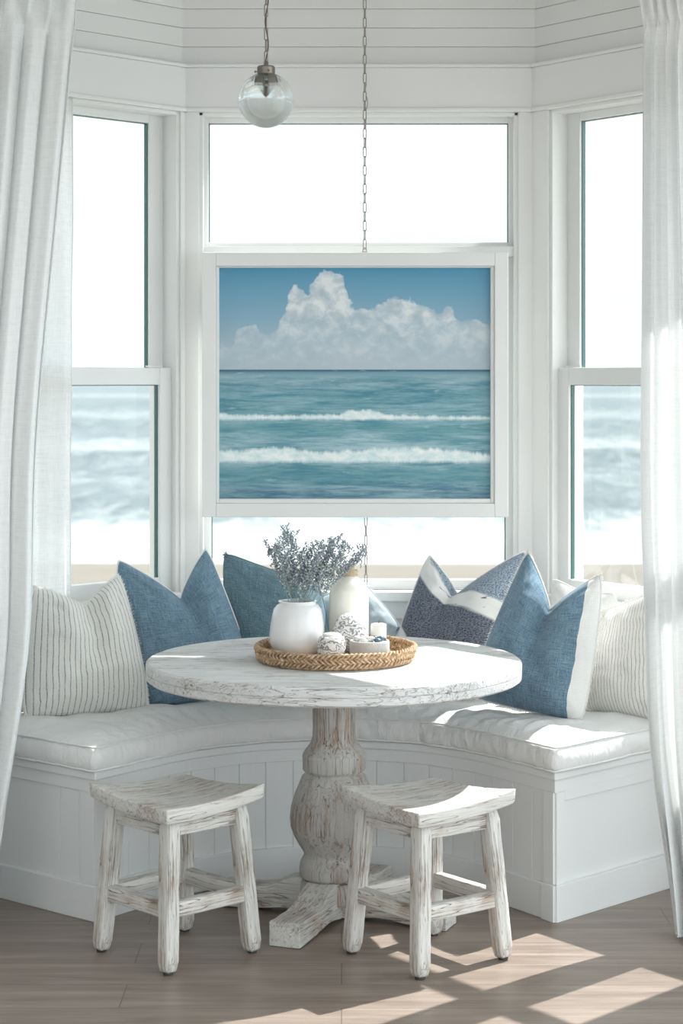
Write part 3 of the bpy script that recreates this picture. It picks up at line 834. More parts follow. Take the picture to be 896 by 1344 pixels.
# small things at the front of the tray
def carved(name, label, loc, prof, mat, seed, amp=.03, parts=None, cat='ornament'):
    t = thing(name, label, cat, loc)
    bm = bmesh.new()
    lathe(bm, prof, 56, fn=lambda a, z: 1+amp*math.sin(7*a+70*z+3*fnoise(math.cos(a), math.sin(a), z*20+seed, 1.5))*.6+amp*.6*fnoise(math.cos(a)*3+seed, math.sin(a)*3, z*30))
    obj('holder_body', bm, mat, t, smooth=True); return t
v1 = carved('carved_votive', 'small carved white votive candle holder beside the white vase', (-.028, 5.662, ZB), [(0,0),(.033,0),(.039,.006),(.0405,.03),(.039,.055),(.036,.066),(.030,.069),(.027,.064),(0,.062)], M_carv, 1, cat='candle holder')
bm = bmesh.new(); lathe(bm, [(0,.060),(.026,.060),(.026,.074),(.022,.077),(0,.0765)], 32); obj('candle', bm, M_wax, v1, smooth=True)
bm = bmesh.new()
lathe(bm, [(0,0),(.024,.002),(.038,.014),(.049,.036),(.053,.058),(.050,.082),(.040,.102),(.026,.116),(.012,.122),(0,.123)], 64,
      fn=lambda a, z: 1+.05*fnoise(math.cos(a)*2, math.sin(a)*2, z*24)+.02*math.sin(11*a+90*z))
o = obj('carved_orb', bm, M_carv, None, smooth=True); o.location = (.026, 5.765, ZB); tag(o, 'round carved white openwork orb between bottle and ribbed candle bowl', 'ornament')
v2 = thing('white_votive', 'plain small white votive candle behind the ribbed candle bowl', 'candle', (.108, 5.775, ZB))
bm = bmesh.new(); lathe(bm, [(0,0),(.021,0),(.023,.004),(.023,.086),(.021,.09),(0,.089)], 32); obj('wax_body', bm, M_wax, v2, smooth=True)
bm = bmesh.new(); tube(bm, [(0,0,.088),(.001,0,.094),(.002,0,.099)], .0012, 6); obj('wick', bm, M_cable, v2)
# ribbed bowl
bowl = thing('candle_bowl', 'round grey ribbed candle bowl topped with shells at the front of the tray', 'bowl', (.080, 5.655, ZB))
def rib(a, z): return 1+.014*math.cos(44*a)*(1 if int(z/.0055) % 2 else -1)
pr = [(0,0),(.050,0),(.055,.003)]+[(.0565, .003+.00275*k) for k in range(1, 20)]+[(.055,.058),(.050,.058),(.0495,.048),(0,.047)]
bm = bmesh.new(); lathe(bm, pr, 176, fn=lambda a, z: rib(a, z) if .004 < z < .054 else 1); obj('bowl_body', bm, M_knit, bowl, smooth=True)
bm = bmesh.new(); lathe(bm, [(0,.046),(.049,.046),(.049,.0545),(0,.0555)], 40); obj('candle_wax', bm, M_wax, bowl, smooth=True)
rnd = random.Random(4)
def pebble(x, y, z, r, mat, label, name='pebble', sc_=(1,1,.7)):
    bm = bmesh.new(); bmesh.ops.create_icosphere(bm, subdivisions=3, radius=r)
    for v in bm.verts:
        k = 1+.22*fnoise(v.co.x+x, v.co.y+y, v.co.z, 80); v.co = Vector((v.co.x*sc_[0]*k, v.co.y*sc_[1]*k, v.co.z*sc_[2]*k))
    o = obj(name, bm, mat, None, smooth=True); o.location = (x, y, z); return o
for i, (x, y, r, m) in enumerate(((-.036,-.008,.0125,0),(-.018,-.026,.011,0),(-.012,.012,.012,0),(.004,-.010,.012,0),(.022,-.028,.0105,1),(.030,-.004,.012,1),(.014,.022,.010,1),(.040,.018,.008,1),(-.034,.022,.0095,0))):
    o = pebble(.080+x, 5.655+y, ZB+.0552+r*.62, r, M_stoneb if m else M_stone, '')
    if m: tag(o, 'tiny dark blue pebble on the right of the ribbed candle bowl', 'pebble', 'blue pebbles in the candle bowl')
    else:
        o.name = 'shell'; tag(o, 'tiny white shell on the left of the ribbed candle bowl', 'shell', 'white shells in the candle bowl')

# dried sprigs
def sprig_mesh(tip, seed, spread=1.0):
    rnd = random.Random(seed); tip = Vector(tip); L = tip.length
    side = Vector((tip.x, tip.y, 0)); 
    pts = []; N = 12
    base = Vector((tip.x*-.10, tip.y*-.10, -.115))
    for i in range(N+1):
        f = i/N; p = base.lerp(tip, f); p.z += .02*math.sin(f*PI)*(1 if side.length > .03 else .2); pts.append(p)
    bs, bb, bl = bmesh.new(), bmesh.new(), bmesh.new()
    tube(bs, pts, [.0015-.0009*i/N for i in range(N+1)], 5)
    def bud(bm, p, r, d):
        q = bmesh.ops.create_icosphere(bm, subdivisions=1, radius=r)['verts']; z = Vector((0,0,1)).rotation_difference(d)
        for v in q: c = v.co.copy(); c.z *= 1.6; v.co = (z @ c)+p
    nt = 27
    for k in range(nt):
        f = .42+.58*(k+rnd.random()*.6)/nt; j = min(N-1, int(f*N)); p = pts[j].lerp(pts[j+1], min(1, max(0, f*N-j)))
        az = rnd.random()*2*PI; d = (Vector((math.cos(az), math.sin(az), .9+.5*rnd.random()))).normalized()
        ln = (.048*(1.12-f)+.014)*rnd.uniform(.7, 1.2)*spread
        q = [p]
        for m in range(1, 5): q.append(q[-1]+(d+Vector((0,0,.10*m)))*ln/4)
        tube(bs, q, [.0008,.0007,.0006,.0005,.0004], 4)
        for m in range(1, 5):
            for h in range(2):
                a2 = rnd.random()*2*PI; e = Vector((math.cos(a2), math.sin(a2), .7)).normalized(); tw = q[m]+e*rnd.uniform(.004, .009)
                tube(bs, [q[m], tw], [.0005, .0004], 3, cap=False)
                if rnd.random() < .30+.45*f: bud(bb, tw, rnd.uniform(.0017, .0026), e)
                else: bud(bl, tw, rnd.uniform(.0016, .0026), e)
        bud(bb, q[-1], .0024, d)
    for k in range(6): bud(bb, tip+Vector((rnd.uniform(-.003,.003), rnd.uniform(-.003,.003), -.004*k)), .0022, Vector((rnd.uniform(-.4,.4), rnd.uniform(-.4,.4), 1)))
    out = []
    for nm, bm, m in (('stem', bs, M_stem), ('bud', bb, M_bud), ('leaf', bl, M_budl)):
        me = bpy.data.meshes.new(nm); bm.to_mesh(me); bm.free(); me.materials.append(m); out.append((nm, me))
    return out
VX, VY, VZ = -.128, 5.775, ZB+.155
tips = [(-.040,.0,.205),(-.085,.02,.150),(-.062,-.03,.165),(-.015,.03,.185),(.012,-.02,.125),(.040,.02,.150),(.075,-.01,.160),(.118,.01,.175),(.098,.03,.165),(.150,.01,.160),(.185,.0,.120),(.200,.02,.145),(.050,-.03,.110),(-.045,.03,.125),(.135,-.02,.125)]
for i, tp_ in enumerate(tips):
    left = tp_[0] < .02
    r_ = thing('dried_sprig', 'blue grey dried flower sprig in the %s plume of the white vase' % ('upright left' if left else 'slanting right'), 'dried flower', (VX, VY, VZ), 0, 'dried sprigs in the %s plume' % ('left' if left else 'right'))
    for nm, me in sprig_mesh(tp_, 20+i):
        o = bpy.data.objects.new(nm, me); COL.objects.link(o); o.parent = r_
        if nm != 'stem': o['kind'] = 'stuff'

# ------------------------------------------------------------------ chains and the globe pendant
def chain_pts(x, y, z0, z1, pitch): 
    n = max(1, int(round((z1-z0)/pitch))); return [(x, y, z0+(i+.5)*(z1-z0)/n) for i in range(n)], (z1-z0)/n
def chain_mesh(x, y, z0, z1, pitch=.030, w=.0062, r=.0017):
    bm = bmesh.new(); P, p = chain_pts(x, y, z0, z1, pitch)
    for i, c in enumerate(P):
        a = (i % 2)*PI/2+.35; h = p/2+r*1.4-.0005; ring = []
        for k in range(16):
            t = 2*PI*k/16; ring.append((c[0]+math.cos(a)*w*max(-.85, min(.85, math.cos(t)*1.3)), c[1]+math.sin(a)*w*max(-.85, min(.85, math.cos(t)*1.3)), c[2]+h*max(-.93, min(.93, math.sin(t)*1.12))))
        tube(bm, ring, r, 6, closed=True)
    return bm
PX, PY = (349-CX)/F*5.75, 5.75
GZ = EYE+(HY-131.5)/F*PY; GR = 36.5/F*PY
pend = thing('globe_pendant', 'clear glass globe pendant light hanging from a thin metal chain', 'pendant light', (PX, PY, GZ))
bm = bmesh.new()
def arc(R, a0, a1, n, s=1): return [(R*math.sin(a0+(a1-a0)*i/n), R*math.cos(a0+(a1-a0)*i/n)) for i in range(n+1)]
lathe(bm, arc(GR, math.radians(17), PI, 40)+arc(GR-.0022, PI, math.radians(17), 40), 64)
obj('glass_globe', bm, M_globe, pend, smooth=True)
zt3 = GR*.96
bm = bmesh.new()
lathe(bm, [(0,zt3+.022),(.022,zt3+.022),(.0260,zt3+.018),(.0260,zt3-.004),(.0215,zt3-.006),(.0215,zt3-.012),(.019,zt3-.012),(.019,zt3+.010),(0,zt3+.012)], 32)
for a in (0.4, 1.65, 2.9, 4.16, 5.4):
    box(bm, .0190, .0226, -.0105, .0105, zt3-.048, zt3+.010, Matrix.Rotation(a, 4, 'Z'))
obj('fitter_cap', bm, M_metal, pend, bevel=.001)
for a in (0.4, 2.5, 4.6):
    bm = bmesh.new(); M = Matrix.Rotation(a+.5, 4, 'Z')
    tube(bm, [M @ Vector((.022,0,zt3+.006)), M @ Vector((.031,0,zt3+.006))], .0017, 8); tube(bm, [M @ Vector((.030,0,zt3+.006)), M @ Vector((.034,0,zt3+.006))], .0036, 10)
    obj('thumb_screw', bm, M_metal, pend)
bm = bmesh.new(); lathe(bm, [(0,zt3+.012),(.011,zt3+.012),(.012,zt3-.004),(.012,zt3-.032),(.009,zt3-.036),(0,zt3-.036)], 24); obj('lamp_socket', bm, M_metal, pend, smooth=True)
bm = bmesh.new(); lathe(bm, [(.009,zt3-.035),(.0095,zt3-.042),(.013,zt3-.052),(.012,zt3-.060),(.006,zt3-.066),(0,zt3-.068)], 24); b_ = obj('bulb', bm, M_globe, pend, smooth=True)
bm = bmesh.new(); lathe(bm, [(0,zt3-.048),(.003,zt3-.05),(.0045,zt3-.060),(.0045,zt3-.070),(0,zt3-.073)], 12); obj('filament_post', bm, M_metal, b_, smooth=True)
bm = chain_mesh(0, 0, zt3+.030, ZC-GZ-.02, .034, .0056, .0017); obj('chain', bm, M_chain, pend, smooth=True)
bm = bmesh.new(); tube(bm, [(0,0,zt3+.018),(0,0,zt3+.026),(0,0,zt3+.034)], [.006,.0045,.003], 10); tube(bm, [(.006*math.cos(t*2*PI/12), 0, zt3+.030+.007*math.sin(t*2*PI/12)) for t in range(12)], .0015, 6, closed=True)
obj('loop', bm, M_metal, pend, smooth=True)
bm = bmesh.new(); zz = zt3+.02; pts = []
while zz < ZC-GZ-.01: pts.append((.0045*math.sin(zz*48)+.002, .004*math.cos(zz*48), zz)); zz += .008
tube(bm, pts, .0020, 6); obj('cable', bm, M_cable, pend, smooth=True)
bm = bmesh.new(); lathe(bm, [(0,ZC-GZ-.03),(.03,ZC-GZ-.028),(.055,ZC-GZ-.012),(.058,ZC-GZ),(0,ZC-GZ)], 32); obj('ceiling_rose', bm, M_metal, pend, smooth=True)

# ------------------------------------------------------------------ the hung seascape
PYp = 6.60
def pp(px, py, Y=PYp): q = pt(px, py, Y); return q
o0 = pp(265, 679); o1 = pp(667, 331)      # outer frame
i0 = pp(287, 655, PYp); i1 = pp(644, 351, PYp)
fr_y0, fr_y1 = PYp, PYp+.055
pic = thing('framed_seascape', 'white framed photograph of breaking sea waves hung across the middle window', 'picture', ((o0.x+o1.x)/2, fr_y0, o0.z))
ox, oy, oz = pic.location
def fbox(bm, x0, x1, z0, z1, y0, y1): box(bm, x0-ox, x1-ox, y0-oy, y1-oy, z0-oz, z1-oz)
bm = bmesh.new(); t1 = .046
for a in (0,):
    fbox(bm, o0.x, o0.x+t1, o0.z, o1.z, fr_y0, fr_y1); fbox(bm, o1.x-t1, o1.x, o0.z, o1.z, fr_y0, fr_y1)
    fbox(bm, o0.x+t1, o1.x-t1, o0.z, o0.z+t1, fr_y0, fr_y1); fbox(bm, o0.x+t1, o1.x-t1, o1.z-t1, o1.z, fr_y0, fr_y1)
obj('outer_frame', bm, M_trim, pic, bevel=.003)
bm = bmesh.new(); e = .004; yy0 = fr_y0+.010; X0, X1, Z0, Z1 = o0.x+t1, o1.x-t1, o0.z+t1, o1.z-t1
fbox(bm, X0, i0.x, Z0, Z1, yy0, fr_y1-.006); fbox(bm, i1.x, X1, Z0, Z1, yy0, fr_y1-.006)
fbox(bm, i0.x, i1.x, Z0, i0.z, yy0, fr_y1-.006); fbox(bm, i0.x, i1.x, i1.z, Z1, yy0, fr_y1-.006)
obj('inner_slip', bm, M_sash, pic, bevel=.002)
def sea_print():
    t = NT('seascape_print'); uv = t.coords('UV'); s = t.n('SeparateXYZ'); t.l(uv, s.inputs[0]); u, v = s.outputs[0], s.outputs[1]
    sky = t.ramp(v, [(.55, (.50,.575,.63)), (.66, (.455,.56,.64)), (.78, (.29,.475,.60)), (1.0, (.10,.325,.50))])
    sky = t.mix(t.math('MULTIPLY', t.math('ABSOLUTE', t.math('SUBTRACT', u, .5)), .25), sky, (.09,.27,.42))
    # cloud top line over u
    fc = t.n('FloatCurve'); c = fc.mapping.curves[0]; P = [(0,.68),(.05,.69),(.10,.735),(.20,.745),(.24,.81),(.28,.89),(.32,.90),(.36,.955),(.41,.985),(.445,.96),(.48,.885),(.56,.83),(.62,.83),(.66,.885),(.72,.885),(.76,.82),(.80,.77),(.84,.81),(.88,.775),(.92,.79),(1,.735)]
    c.points[0].location = P[0]; c.points[1].location = P[-1]
    for q in P[1:-1]: c.points.new(*q)
    fc.mapping.update(); t.l(u, fc.inputs['Value'])
    puff = t.noise(t.coords('UV', (9, 8, 1)), 1, 7, .62, .15); vor = t.n('TexVoronoi', feature='SMOOTH_F1'); t.l(t.coords('UV', (16, 13, 1)), vor.inputs[0]); vor.inputs['Scale'].default_value = 1
    edge = t.math('SUBTRACT', t.math('ADD', fc.outputs[0], t.math('SUBTRACT', t.math('MULTIPLY', puff, .20), t.math('MULTIPLY', vor.outputs[0], .095))), t.math('ADD', v, .060))
    cf = t.ramp(edge, [(.0, 0.0), (.012, .8), (.05, 1.0)])
    fade = t.ramp(v, [(.56, .15), (.70, .60), (.82, 1.0)])
    sh = t.noise(t.coords('UV', (14, 15, 1)), 1, 6, .65, .3)
    cc = t.ramp(t.math('ADD', t.math('MULTIPLY', sh, .9), t.math('MULTIPLY', v, .20)), [(.50, (.48,.57,.64)), (.60, (.60,.67,.72)), (.70, (.80,.83,.85))])
    sky = t.mix(t.math('MULTIPLY', cf, fade), sky, cc)
    # sea
    n1 = t.noise(t.coords('UV', (5, 55, 1)), 1, 6, .65, .6); n2 = t.noise(t.coords('UV', (22, 200, 1)), 1, 4, .7, .4); nb = t.noise(t.coords('UV', (2.5, 14, 1)), 1, 4, .6, .8)
    rip = t.math('ADD', t.math('MULTIPLY', n1, .6), t.math('ADD', t.math('MULTIPLY', n2, .25), t.math('MULTIPLY', nb, .45)))
    deep = t.ramp(v, [(.0, (.08,.19,.27)), (.12, (.11,.27,.345)), (.25, (.14,.325,.395)), (.40, (.095,.275,.345)), (.50, (.075,.245,.325)), (.535, (.22,.40,.47)), (.548, (.20,.37,.45)), (.553, (.03,.11,.19)), (.560, (.05,.15,.23))])
    lite = t.ramp(v, [(.0, (.30,.46,.53)), (.25, (.42,.59,.64)), (.45, (.27,.46,.53)), (.53, (.36,.50,.56)), (.55, (.12,.22,.30)), (.56, (.05,.15,.23))])
    sea = t.mix(t.ramp(rip, [(.54, 0.0), (.76, 1.0)]), deep, lite)
    # breakers: (centre v, half width, wave amplitude, seed, strength)
    w1 = t.noise(t.coords('UV', (5, 0, 1)), 1, 3, .5); w2 = t.noise(t.coords('UV', (26, 3, 1)), 1, 6, .72)
    def breaker(sea, c0, hw_, amp, jag, soft, curve):
        f2 = t.n('FloatCurve'); cv = f2.mapping.curves[0]; cv.points[0].location = curve[0]; cv.points[1].location = curve[-1]
        for q in curve[1:-1]: cv.points.new(*q)
        f2.mapping.update(); t.l(u, f2.inputs['Value'])
        cen = t.math('ADD', t.math('ADD', t.math('MULTIPLY', t.math('SUBTRACT', w1, .5), amp), c0), t.math('MULTIPLY', f2.outputs[0], hw_))
        up_ = t.math('MULTIPLY', t.math('SUBTRACT', w2, .40), jag)
        top = t.math('SUBTRACT', t.math('ADD', cen, t.math('ADD', t.math('MULTIPLY', f2.outputs[0], hw_), up_)), v)
        low = t.math('SUBTRACT', v, t.math('SUBTRACT', t.math('SUBTRACT', cen, t.math('MULTIPLY', f2.outputs[0], hw_)), t.math('MULTIPLY', up_, .5)))
        m = t.math('MULTIPLY', t.ramp(top, [(.0, 0.0), (soft, 1.0)]), t.ramp(low, [(.0, 0.0), (soft*1.2, 1.0)]))
        fo = t.noise(t.coords('UV', (22, 30, 1)), 1, 5, .7)
        col = t.mix(t.ramp(fo, [(.35, 0.0), (.6, 1.0)]), (.60,.78,.80), (.90,.93,.93))
        # dark hollow in front of the foam
        hol = t.ramp(t.math('ABSOLUTE', t.math('SUBTRACT', v, t.math('SUBTRACT', cen, hw_*2.2))), [(.0, .55), (hw_*1.6, 0.0)])
        sea = t.mix(hol, sea, (.06,.26,.31))
        return t.mix(m, sea, col)
    sea = breaker(sea, .340, .021, .010, .050, .010, [(0,.9),(.08,.55),(.2,.5),(.3,.5),(.42,.55),(.5,1.0),(.56,.98),(.63,.55),(.8,.4),(1,.35)])
    sea = breaker(sea, .155, .036, .012, .060, .014, [(0,.75),(.1,.8),(.22,.9),(.35,.7),(.48,.75),(.6,.9),(.75,.9),(.9,.7),(1,.5)])
    sea = t.mix(t.ramp(t.noise(t.coords('UV', (7, 40, 1)), 1, 5, .7, .5), [(.60, 0.0), (.72, .55)]), sea, (.72,.82,.84))
    hz = t.math('GREATER_THAN', v, .5585)
    c_ = t.mix(hz, sea, sky)
    return t.done(t.bsdf(c_, .55, None, .2))
bm = bmesh.new(); uvl = bm.loops.layers.uv.new('uv'); yp = fr_y0+.030
def pl(x, z, y): return bm.verts.new((x-ox, y-oy, z-oz))
q = [pl(i0.x-.002, i0.z-.002, yp), pl(i1.x+.002, i0.z-.002, yp), pl(i1.x+.002, i1.z+.002, yp), pl(i0.x-.002, i1.z+.002, yp)]
qb = [pl(i0.x-.002, i0.z-.002, yp+.012), pl(i1.x+.002, i0.z-.002, yp+.012), pl(i1.x+.002, i1.z+.002, yp+.012), pl(i0.x-.002, i1.z+.002, yp+.012)]
f = bm.faces.new(q)
for lp, c in zip(f.loops, ((0,0),(1,0),(1,1),(0,1))): lp[uvl].uv = c
for k in range(4): bm.faces.new((q[k], qb[k], qb[(k+1) % 4], q[(k+1) % 4]))
bm.faces.new(qb[::-1])
obj('sea_print', bm, sea_print(), pic)
bm = bmesh.new(); fbox(bm, X0+.005, X1-.005, Z0+.005, Z1-.005, yp+.012, yp+.022); obj('backing_board', bm, M_sash, pic)
# chains: above and below the picture
CXh = (478.5-CX)/F*6.62; zt4 = o1.z
ch = thing('picture_chain', 'long thin metal chain dropping from the ceiling to the picture frame', 'chain', (CXh, 6.62, zt4))
bm = chain_mesh(0, 0, .012, ZC-zt4-.02, .0305, .0060, .0017); obj('links', bm, M_chain, ch, smooth=True)
bm = bmesh.new(); tube(bm, [(.006*math.cos(t*2*PI/14), 0, .008+.008*math.sin(t*2*PI/14)) for t in range(14)], .0018, 6, closed=True); box(bm, -.010, .010, -.006, .006, -.001, .003); obj('hanging_eye', bm, M_chain, ch, smooth=True)
bm = bmesh.new(); tube(bm, [(.004,-.004,zz*.02+.34+.003*math.sin(zz)) for zz in range(0, 8)], .0014, 6); tube(bm, [(.006+.004*math.sin(zz*.9), -.004, .48+zz*.012) for zz in range(0, 8)], .0014, 6)
obj('wire_twist', bm, M_chain, ch, smooth=True)
bm = bmesh.new(); lathe(bm, [(0,ZC-zt4-.022),(.022,ZC-zt4-.02),(.024,ZC-zt4),(0,ZC-zt4)], 24); obj('ceiling_hook', bm, M_chain, ch, smooth=True)
zs_ = SILL+.006
ch2 = thing('sill_chain', 'short metal chain running from the bottom of the picture to the sill', 'chain', (CXh+.004, 6.64, zs_))
bm = chain_mesh(0, 0, .030, o0.z-zs_+.001, .0305, .0056, .0017); obj('links', bm, M_chain, ch2, smooth=True)
bm = bmesh.new(); box(bm, -.022, .022, -.016, .016, .0, .012); box(bm, -.010, .010, -.008, .008, .012, .026); tube(bm, [(.006*math.cos(t*2*PI/14), 0, .030+.006*math.sin(t*2*PI/14)) for t in range(14)], .0018, 6, closed=True)
obj('anchor_plate', bm, M_sash, ch2, bevel=.001)

# ------------------------------------------------------------------ curtains
def curtain(name, label, top, bot, z0, z1, n, amp, mat, seed, header=True, hem=None, NU=260, NV=90, mid=None, thick=.0012):
    """top, bot: plan points (x, y) of the two ends of the cloth at the top and at the hem"""
    root = thing(name, label, 'curtain', (0,0,0))
    rnd = random.Random(seed); ph = rnd.random()*6
    def surf(u, v, z0=z0):
        z = z0+(z1-z0)*v
        a = Vector(bot[0]).lerp(Vector(top[0]), v); b = Vector(bot[1]).lerp(Vector(top[1]), v)
        if mid:
            for (e, w, dx) in mid:
                k = math.exp(-((v-e)/w)**2); (a if True else b).x += dx*k
        p = a.lerp(b, u); t = (b-a).normalized(); nn = Vector((t.y, -t.x))
        hv = 1-v
        w = fnoise(u*3+seed, v*1.1, 0)
        am = amp*(.45+.75*hv+.35*w)
        ph_ = 2*PI*(n*u+.18*fnoise(u*4+seed, v*1.6, 3)+.30*hv*fnoise(u*2+seed, 1.5, v*.6))+ph
        d = am*(math.sin(ph_)+.32*math.sin(2.3*ph_+1.1+v*1.5))+.010*fnoise(u*9+seed, v*5, 2)
        sl = .25*am*math.cos(ph_*1.0)
        zf = (z1-z)
        if header and zf < .20:
            k = max(0, 1-abs(zf-.088)/.09); d = d*(1-.75*k)-.010*k
            if zf < .088:   # the pleats fan out again above the stitching
                g = (.088-zf)/.088; d = (.25+.75*g)*.024*math.copysign(abs(math.sin(2*PI*u*n*1.3+ph))**.6, math.sin(2*PI*u*n*1.3+ph))+.008*g
        return Vector((p.x+nn.x*d+t.x*sl, p.y+nn.y*d+t.y*sl, z))
    zmax = 1.0
    bm = bmesh.new(); g = []
    for i in range(NU+1):
        g.append([bm.verts.new(surf(i/NU, 1-((j/NV)**1.0))) for j in range(NV+1)])
    for i in range(NU):
        for j in range(NV): bm.faces.new((g[i][j], g[i+1][j], g[i+1][j+1], g[i][j+1]))
    o = obj('curtain_cloth', bm, mat, root, smooth=True)
    # hems: a doubled edge down the leading side and along the foot
    bm = bmesh.new()
    tube(bm, [surf(0, 1-j/NV) for j in range(NV+1)], .0022, 5); tube(bm, [surf(i/NU, 0) for i in range(NU+1)], .0022, 5)
    obj('hem', bm, mat, root, smooth=True)
    if header:
        bm = bmesh.new(); zt_s = 1-.088/(z1-z0)
        tube(bm, [surf(i/NU, zt_s)+Vector((0,.006,0)) for i in range(NU+1)], .0028, 5); obj('heading_tape', bm, mat, root, smooth=True)
    return root
def xy(px, Y): return ((px-CX)/F*Y, Y)
# left: a full panel in front, a sheer one behind it along the wing window
curtain('linen_curtain', 'full white linen curtain panel hanging in front at the far left edge', [xy(103, 5.66), (-1.42, 5.48)], [xy(-10, 5.63), (-1.55, 5.46)], .012, 2.665, 10, .055, M_curt, 3, mid=[(.30, .16, .040)])
curtain('sheer_curtain', 'sheer white curtain panel falling behind the striped pillow at the left window', [(-.857, 6.355), (-1.33, 5.86)], [(-.858, 6.330), (-1.31, 5.87)], .56, 2.78, 5, .018, M_sheer, 8, header=True)
curtain('linen_curtain', 'full white linen curtain panel hanging at the right edge beside the striped pillow', [xy(843, 5.60), (.972, 5.53)], [xy(900, 5.58), (1.02, 5.51)], .012, 2.655, 4, .030, M_curt, 14, mid=[(.42, .25, -.070), (.18, .14, -.045), (.75, .2, -.02)])

# ------------------------------------------------------------------ outside: beach and sea
G = -1.95
t = NT('beach_sand'); v = t.coords(); n = t.noise(v, 1.5, 6, .6); n2 = t.noise(t.coords(scale=(.15, .8, 1)), 1, 4)
c = t.mix(n2, (.20,.18,.155), (.145,.13,.11)); M_sand = t.done(t.bsdf(c, .9, t.bump(n, .6, .05), .2))
bm = bmesh.new()
xs = [-160+8*i for i in range(41)]; ys = [7.6+1.1*j for j in range(36)]
g = [[bm.verts.new((x, y, G-.02*max(0, y-30)+.06*fnoise(x, y, 0, .25))) for y in ys] for x in xs]
for i in range(len(xs)-1):
    for j in range(len(ys)-1): bm.faces.new((g[i][j], g[i+1][j], g[i+1][j+1], g[i][j+1]))
o = obj('beach', bm, M_sand, smooth=True); struct(o)
t = NT('sea_water'); v = t.coords(); s = t.n('SeparateXYZ'); t.l(v, s.inputs[0]); Yv = s.outputs[1]
wob = t.noise(t.coords(scale=(.35, .07, 1)), 1, 4, .6); wb2 = t.noise(t.coords(scale=(1.1, .22, 1)), 1, 5, .7, .5)
lg = t.math('LOGARITHM', Yv, 10.0)                                   # shore to horizon on an even scale
q = t.math('ADD', lg, t.math('ADD', t.math('MULTIPLY', t.math('SUBTRACT', wob, .5), .16), t.math('MULTIPLY', t.math('SUBTRACT', wb2, .5), .16)))
q = t.math('DIVIDE', t.math('SUBTRACT', q, 1.5), 2.0)
foam = t.ramp(q, [(.04, 1.0), (.075, .9), (.10, .55), (.12, .12), (.155, .15), (.175, .35), (.185, .10), (.225, .15), (.25, .62), (.27, .5), (.30, .12), (.36, .1), (.39, .40), (.41, .3), (.44, .1), (.52, .1), (.56, .45), (.60, .15), (1.0, .1)])
st = t.noise(t.coords(scale=(.8, .20, 1)), 1, 7, .72, .8)
f2 = t.math('ADD', foam, t.math('MULTIPLY', t.math('SUBTRACT', st, .5), 1.7), clamp=True)
c = t.mix(f2, (.038,.070,.080), (.36,.375,.38))
M_sea = t.done(t.bsdf(c, t.math('ADD', t.math('MULTIPLY', f2, .4), .3), t.bump(st, .6, .3), .35))
bm = bmesh.new(); yy = [37.5]
while yy[-1] < 2500: yy.append(yy[-1]*1.022)
g = []
for i in range(61):
    row = []
    for y in yy:
        x = (i/60*2-1)*(60+y*.9)
        z = G-.55+.50*min(1, (y-37.5)/3.2)
        for (yc, w, h) in ((43.5, 1.5, .10), (58, 2, .18), (89, 3, .55), (150, 6, .7), (260, 12, .8)):
            z += h*math.exp(-((y-yc-3*fnoise(x*.02, yc, 0))/w)**2)*(.7+.5*fnoise(x*.05, yc, 5))
        row.append(bm.verts.new((x, y, z)))
    g.append(row)
for i in range(60):
    for j in range(len(yy)-1): bm.faces.new((g[i][j], g[i+1][j], g[i+1][j+1], g[i][j+1]))
o = obj('sea', bm, M_sea, smooth=True); struct(o)

# ------------------------------------------------------------------ light
SKY, SIDE = 1.42, 2.7
w = bpy.data.worlds.new('sky'); sc.world = w; w.use_nodes = True; nt = w.node_tree; nt.nodes.clear()
out = nt.nodes.new('ShaderNodeOutputWorld'); bg = nt.nodes.new('ShaderNodeBackground'); tc = nt.nodes.new('ShaderNodeTexCoord')
def wn(t_, **kw):
    x = nt.nodes.new('ShaderNode'+t_)
    for k_, v_ in kw.items(): setattr(x, k_, v_)
    return x
mp = wn('Mapping'); mp.inputs['Scale'].default_value = (1.5, 1.5, 9)
nz = wn('TexNoise'); nz.inputs['Scale'].default_value = 1.6; nz.inputs['Detail'].default_value = 4
rp_ = wn('ValToRGB'); e = rp_.color_ramp.elements; e[0].position = .35; e[0].color = (.77,.89,.94,1); e[1].position = .65; e[1].color = (.90,.975,.99,1)
for a, b in ((tc.outputs['Generated'], mp.inputs[0]), (mp.outputs[0], nz.inputs[0]), (nz.outputs[0], rp_.inputs[0])): nt.links.new(a, b)
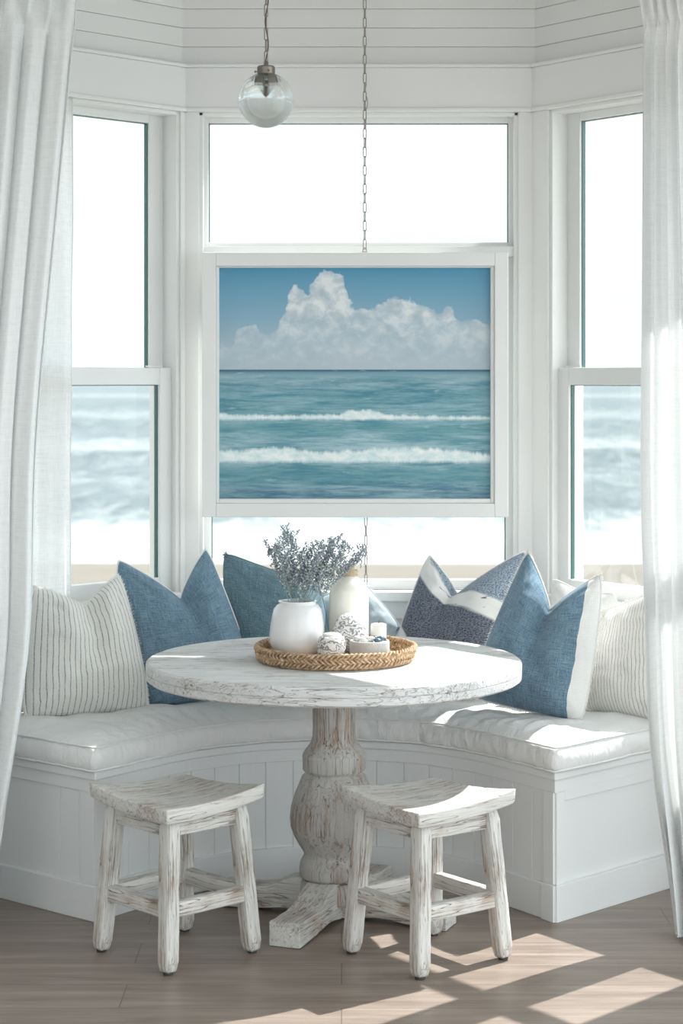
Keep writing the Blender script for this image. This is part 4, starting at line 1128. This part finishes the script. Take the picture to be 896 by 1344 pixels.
# sky glow added on the right to brighten the bench; dimmed below the horizon
dt = wn('VectorMath', operation='DOT_PRODUCT'); dt.inputs[1].default_value = (.93, -.25, .27); nt.links.new(tc.outputs['Generated'], dt.inputs[0])
br_ = wn('MapRange', interpolation_type='SMOOTHSTEP'); br_.inputs[1].default_value = .15; br_.inputs[2].default_value = 1.0; br_.inputs[3].default_value = SKY; br_.inputs[4].default_value = SKY*SIDE; nt.links.new(dt.outputs['Value'], br_.inputs[0])
sp = wn('SeparateXYZ'); nt.links.new(tc.outputs['Generated'], sp.inputs[0])
gr_ = wn('MapRange'); gr_.inputs[1].default_value = -.06; gr_.inputs[2].default_value = 0; gr_.inputs[3].default_value = .45; gr_.inputs[4].default_value = 1; nt.links.new(sp.outputs[2], gr_.inputs[0])
mu = wn('Math', operation='MULTIPLY'); nt.links.new(br_.outputs[0], mu.inputs[0]); nt.links.new(gr_.outputs[0], mu.inputs[1])
nt.links.new(mu.outputs[0], bg.inputs[1]); nt.links.new(rp_.outputs[0], bg.inputs[0]); nt.links.new(bg.outputs[0], out.inputs[0])
sd = bpy.data.lights.new('sun', 'SUN'); sd.energy = 9.5; sd.angle = math.radians(.6); sd.color = (1,.98,.955)
so = bpy.data.objects.new('sun', sd); COL.objects.link(so)
el = math.radians(50); d = Vector((-.70*math.cos(el), -.714*math.cos(el), -math.sin(el)))
so.rotation_euler = d.to_track_quat('-Z', 'Y').to_euler()

# ------------------------------------------------------------------ camera
cd = bpy.data.cameras.new('camera'); cam = bpy.data.objects.new('camera', cd); COL.objects.link(cam); sc.camera = cam
cam.location = (0, 0, EYE); cam.rotation_euler = (PI/2, 0, 0)
cd.sensor_fit = 'VERTICAL'; cd.sensor_height = 36; cd.sensor_width = 24; cd.lens = F/1344*36
cd.shift_y = -(672-HY)/1344; cd.shift_x = 0
cd.clip_start = .05; cd.clip_end = 5000
cd.dof.use_dof = True; cd.dof.focus_distance = 5.75; cd.dof.aperture_fstop = 5.0
sc.view_settings.view_transform = 'Standard'; sc.view_settings.look = 'None'; sc.view_settings.gamma = 1; sc.view_settings.exposure = 0.0
try: sc.view_settings.use_curve_mapping = False
except Exception: pass
try:
    sc.cycles.max_bounces = 12; sc.cycles.transparent_max_bounces = 24; sc.cycles.sample_clamp_indirect = 8
except Exception: pass
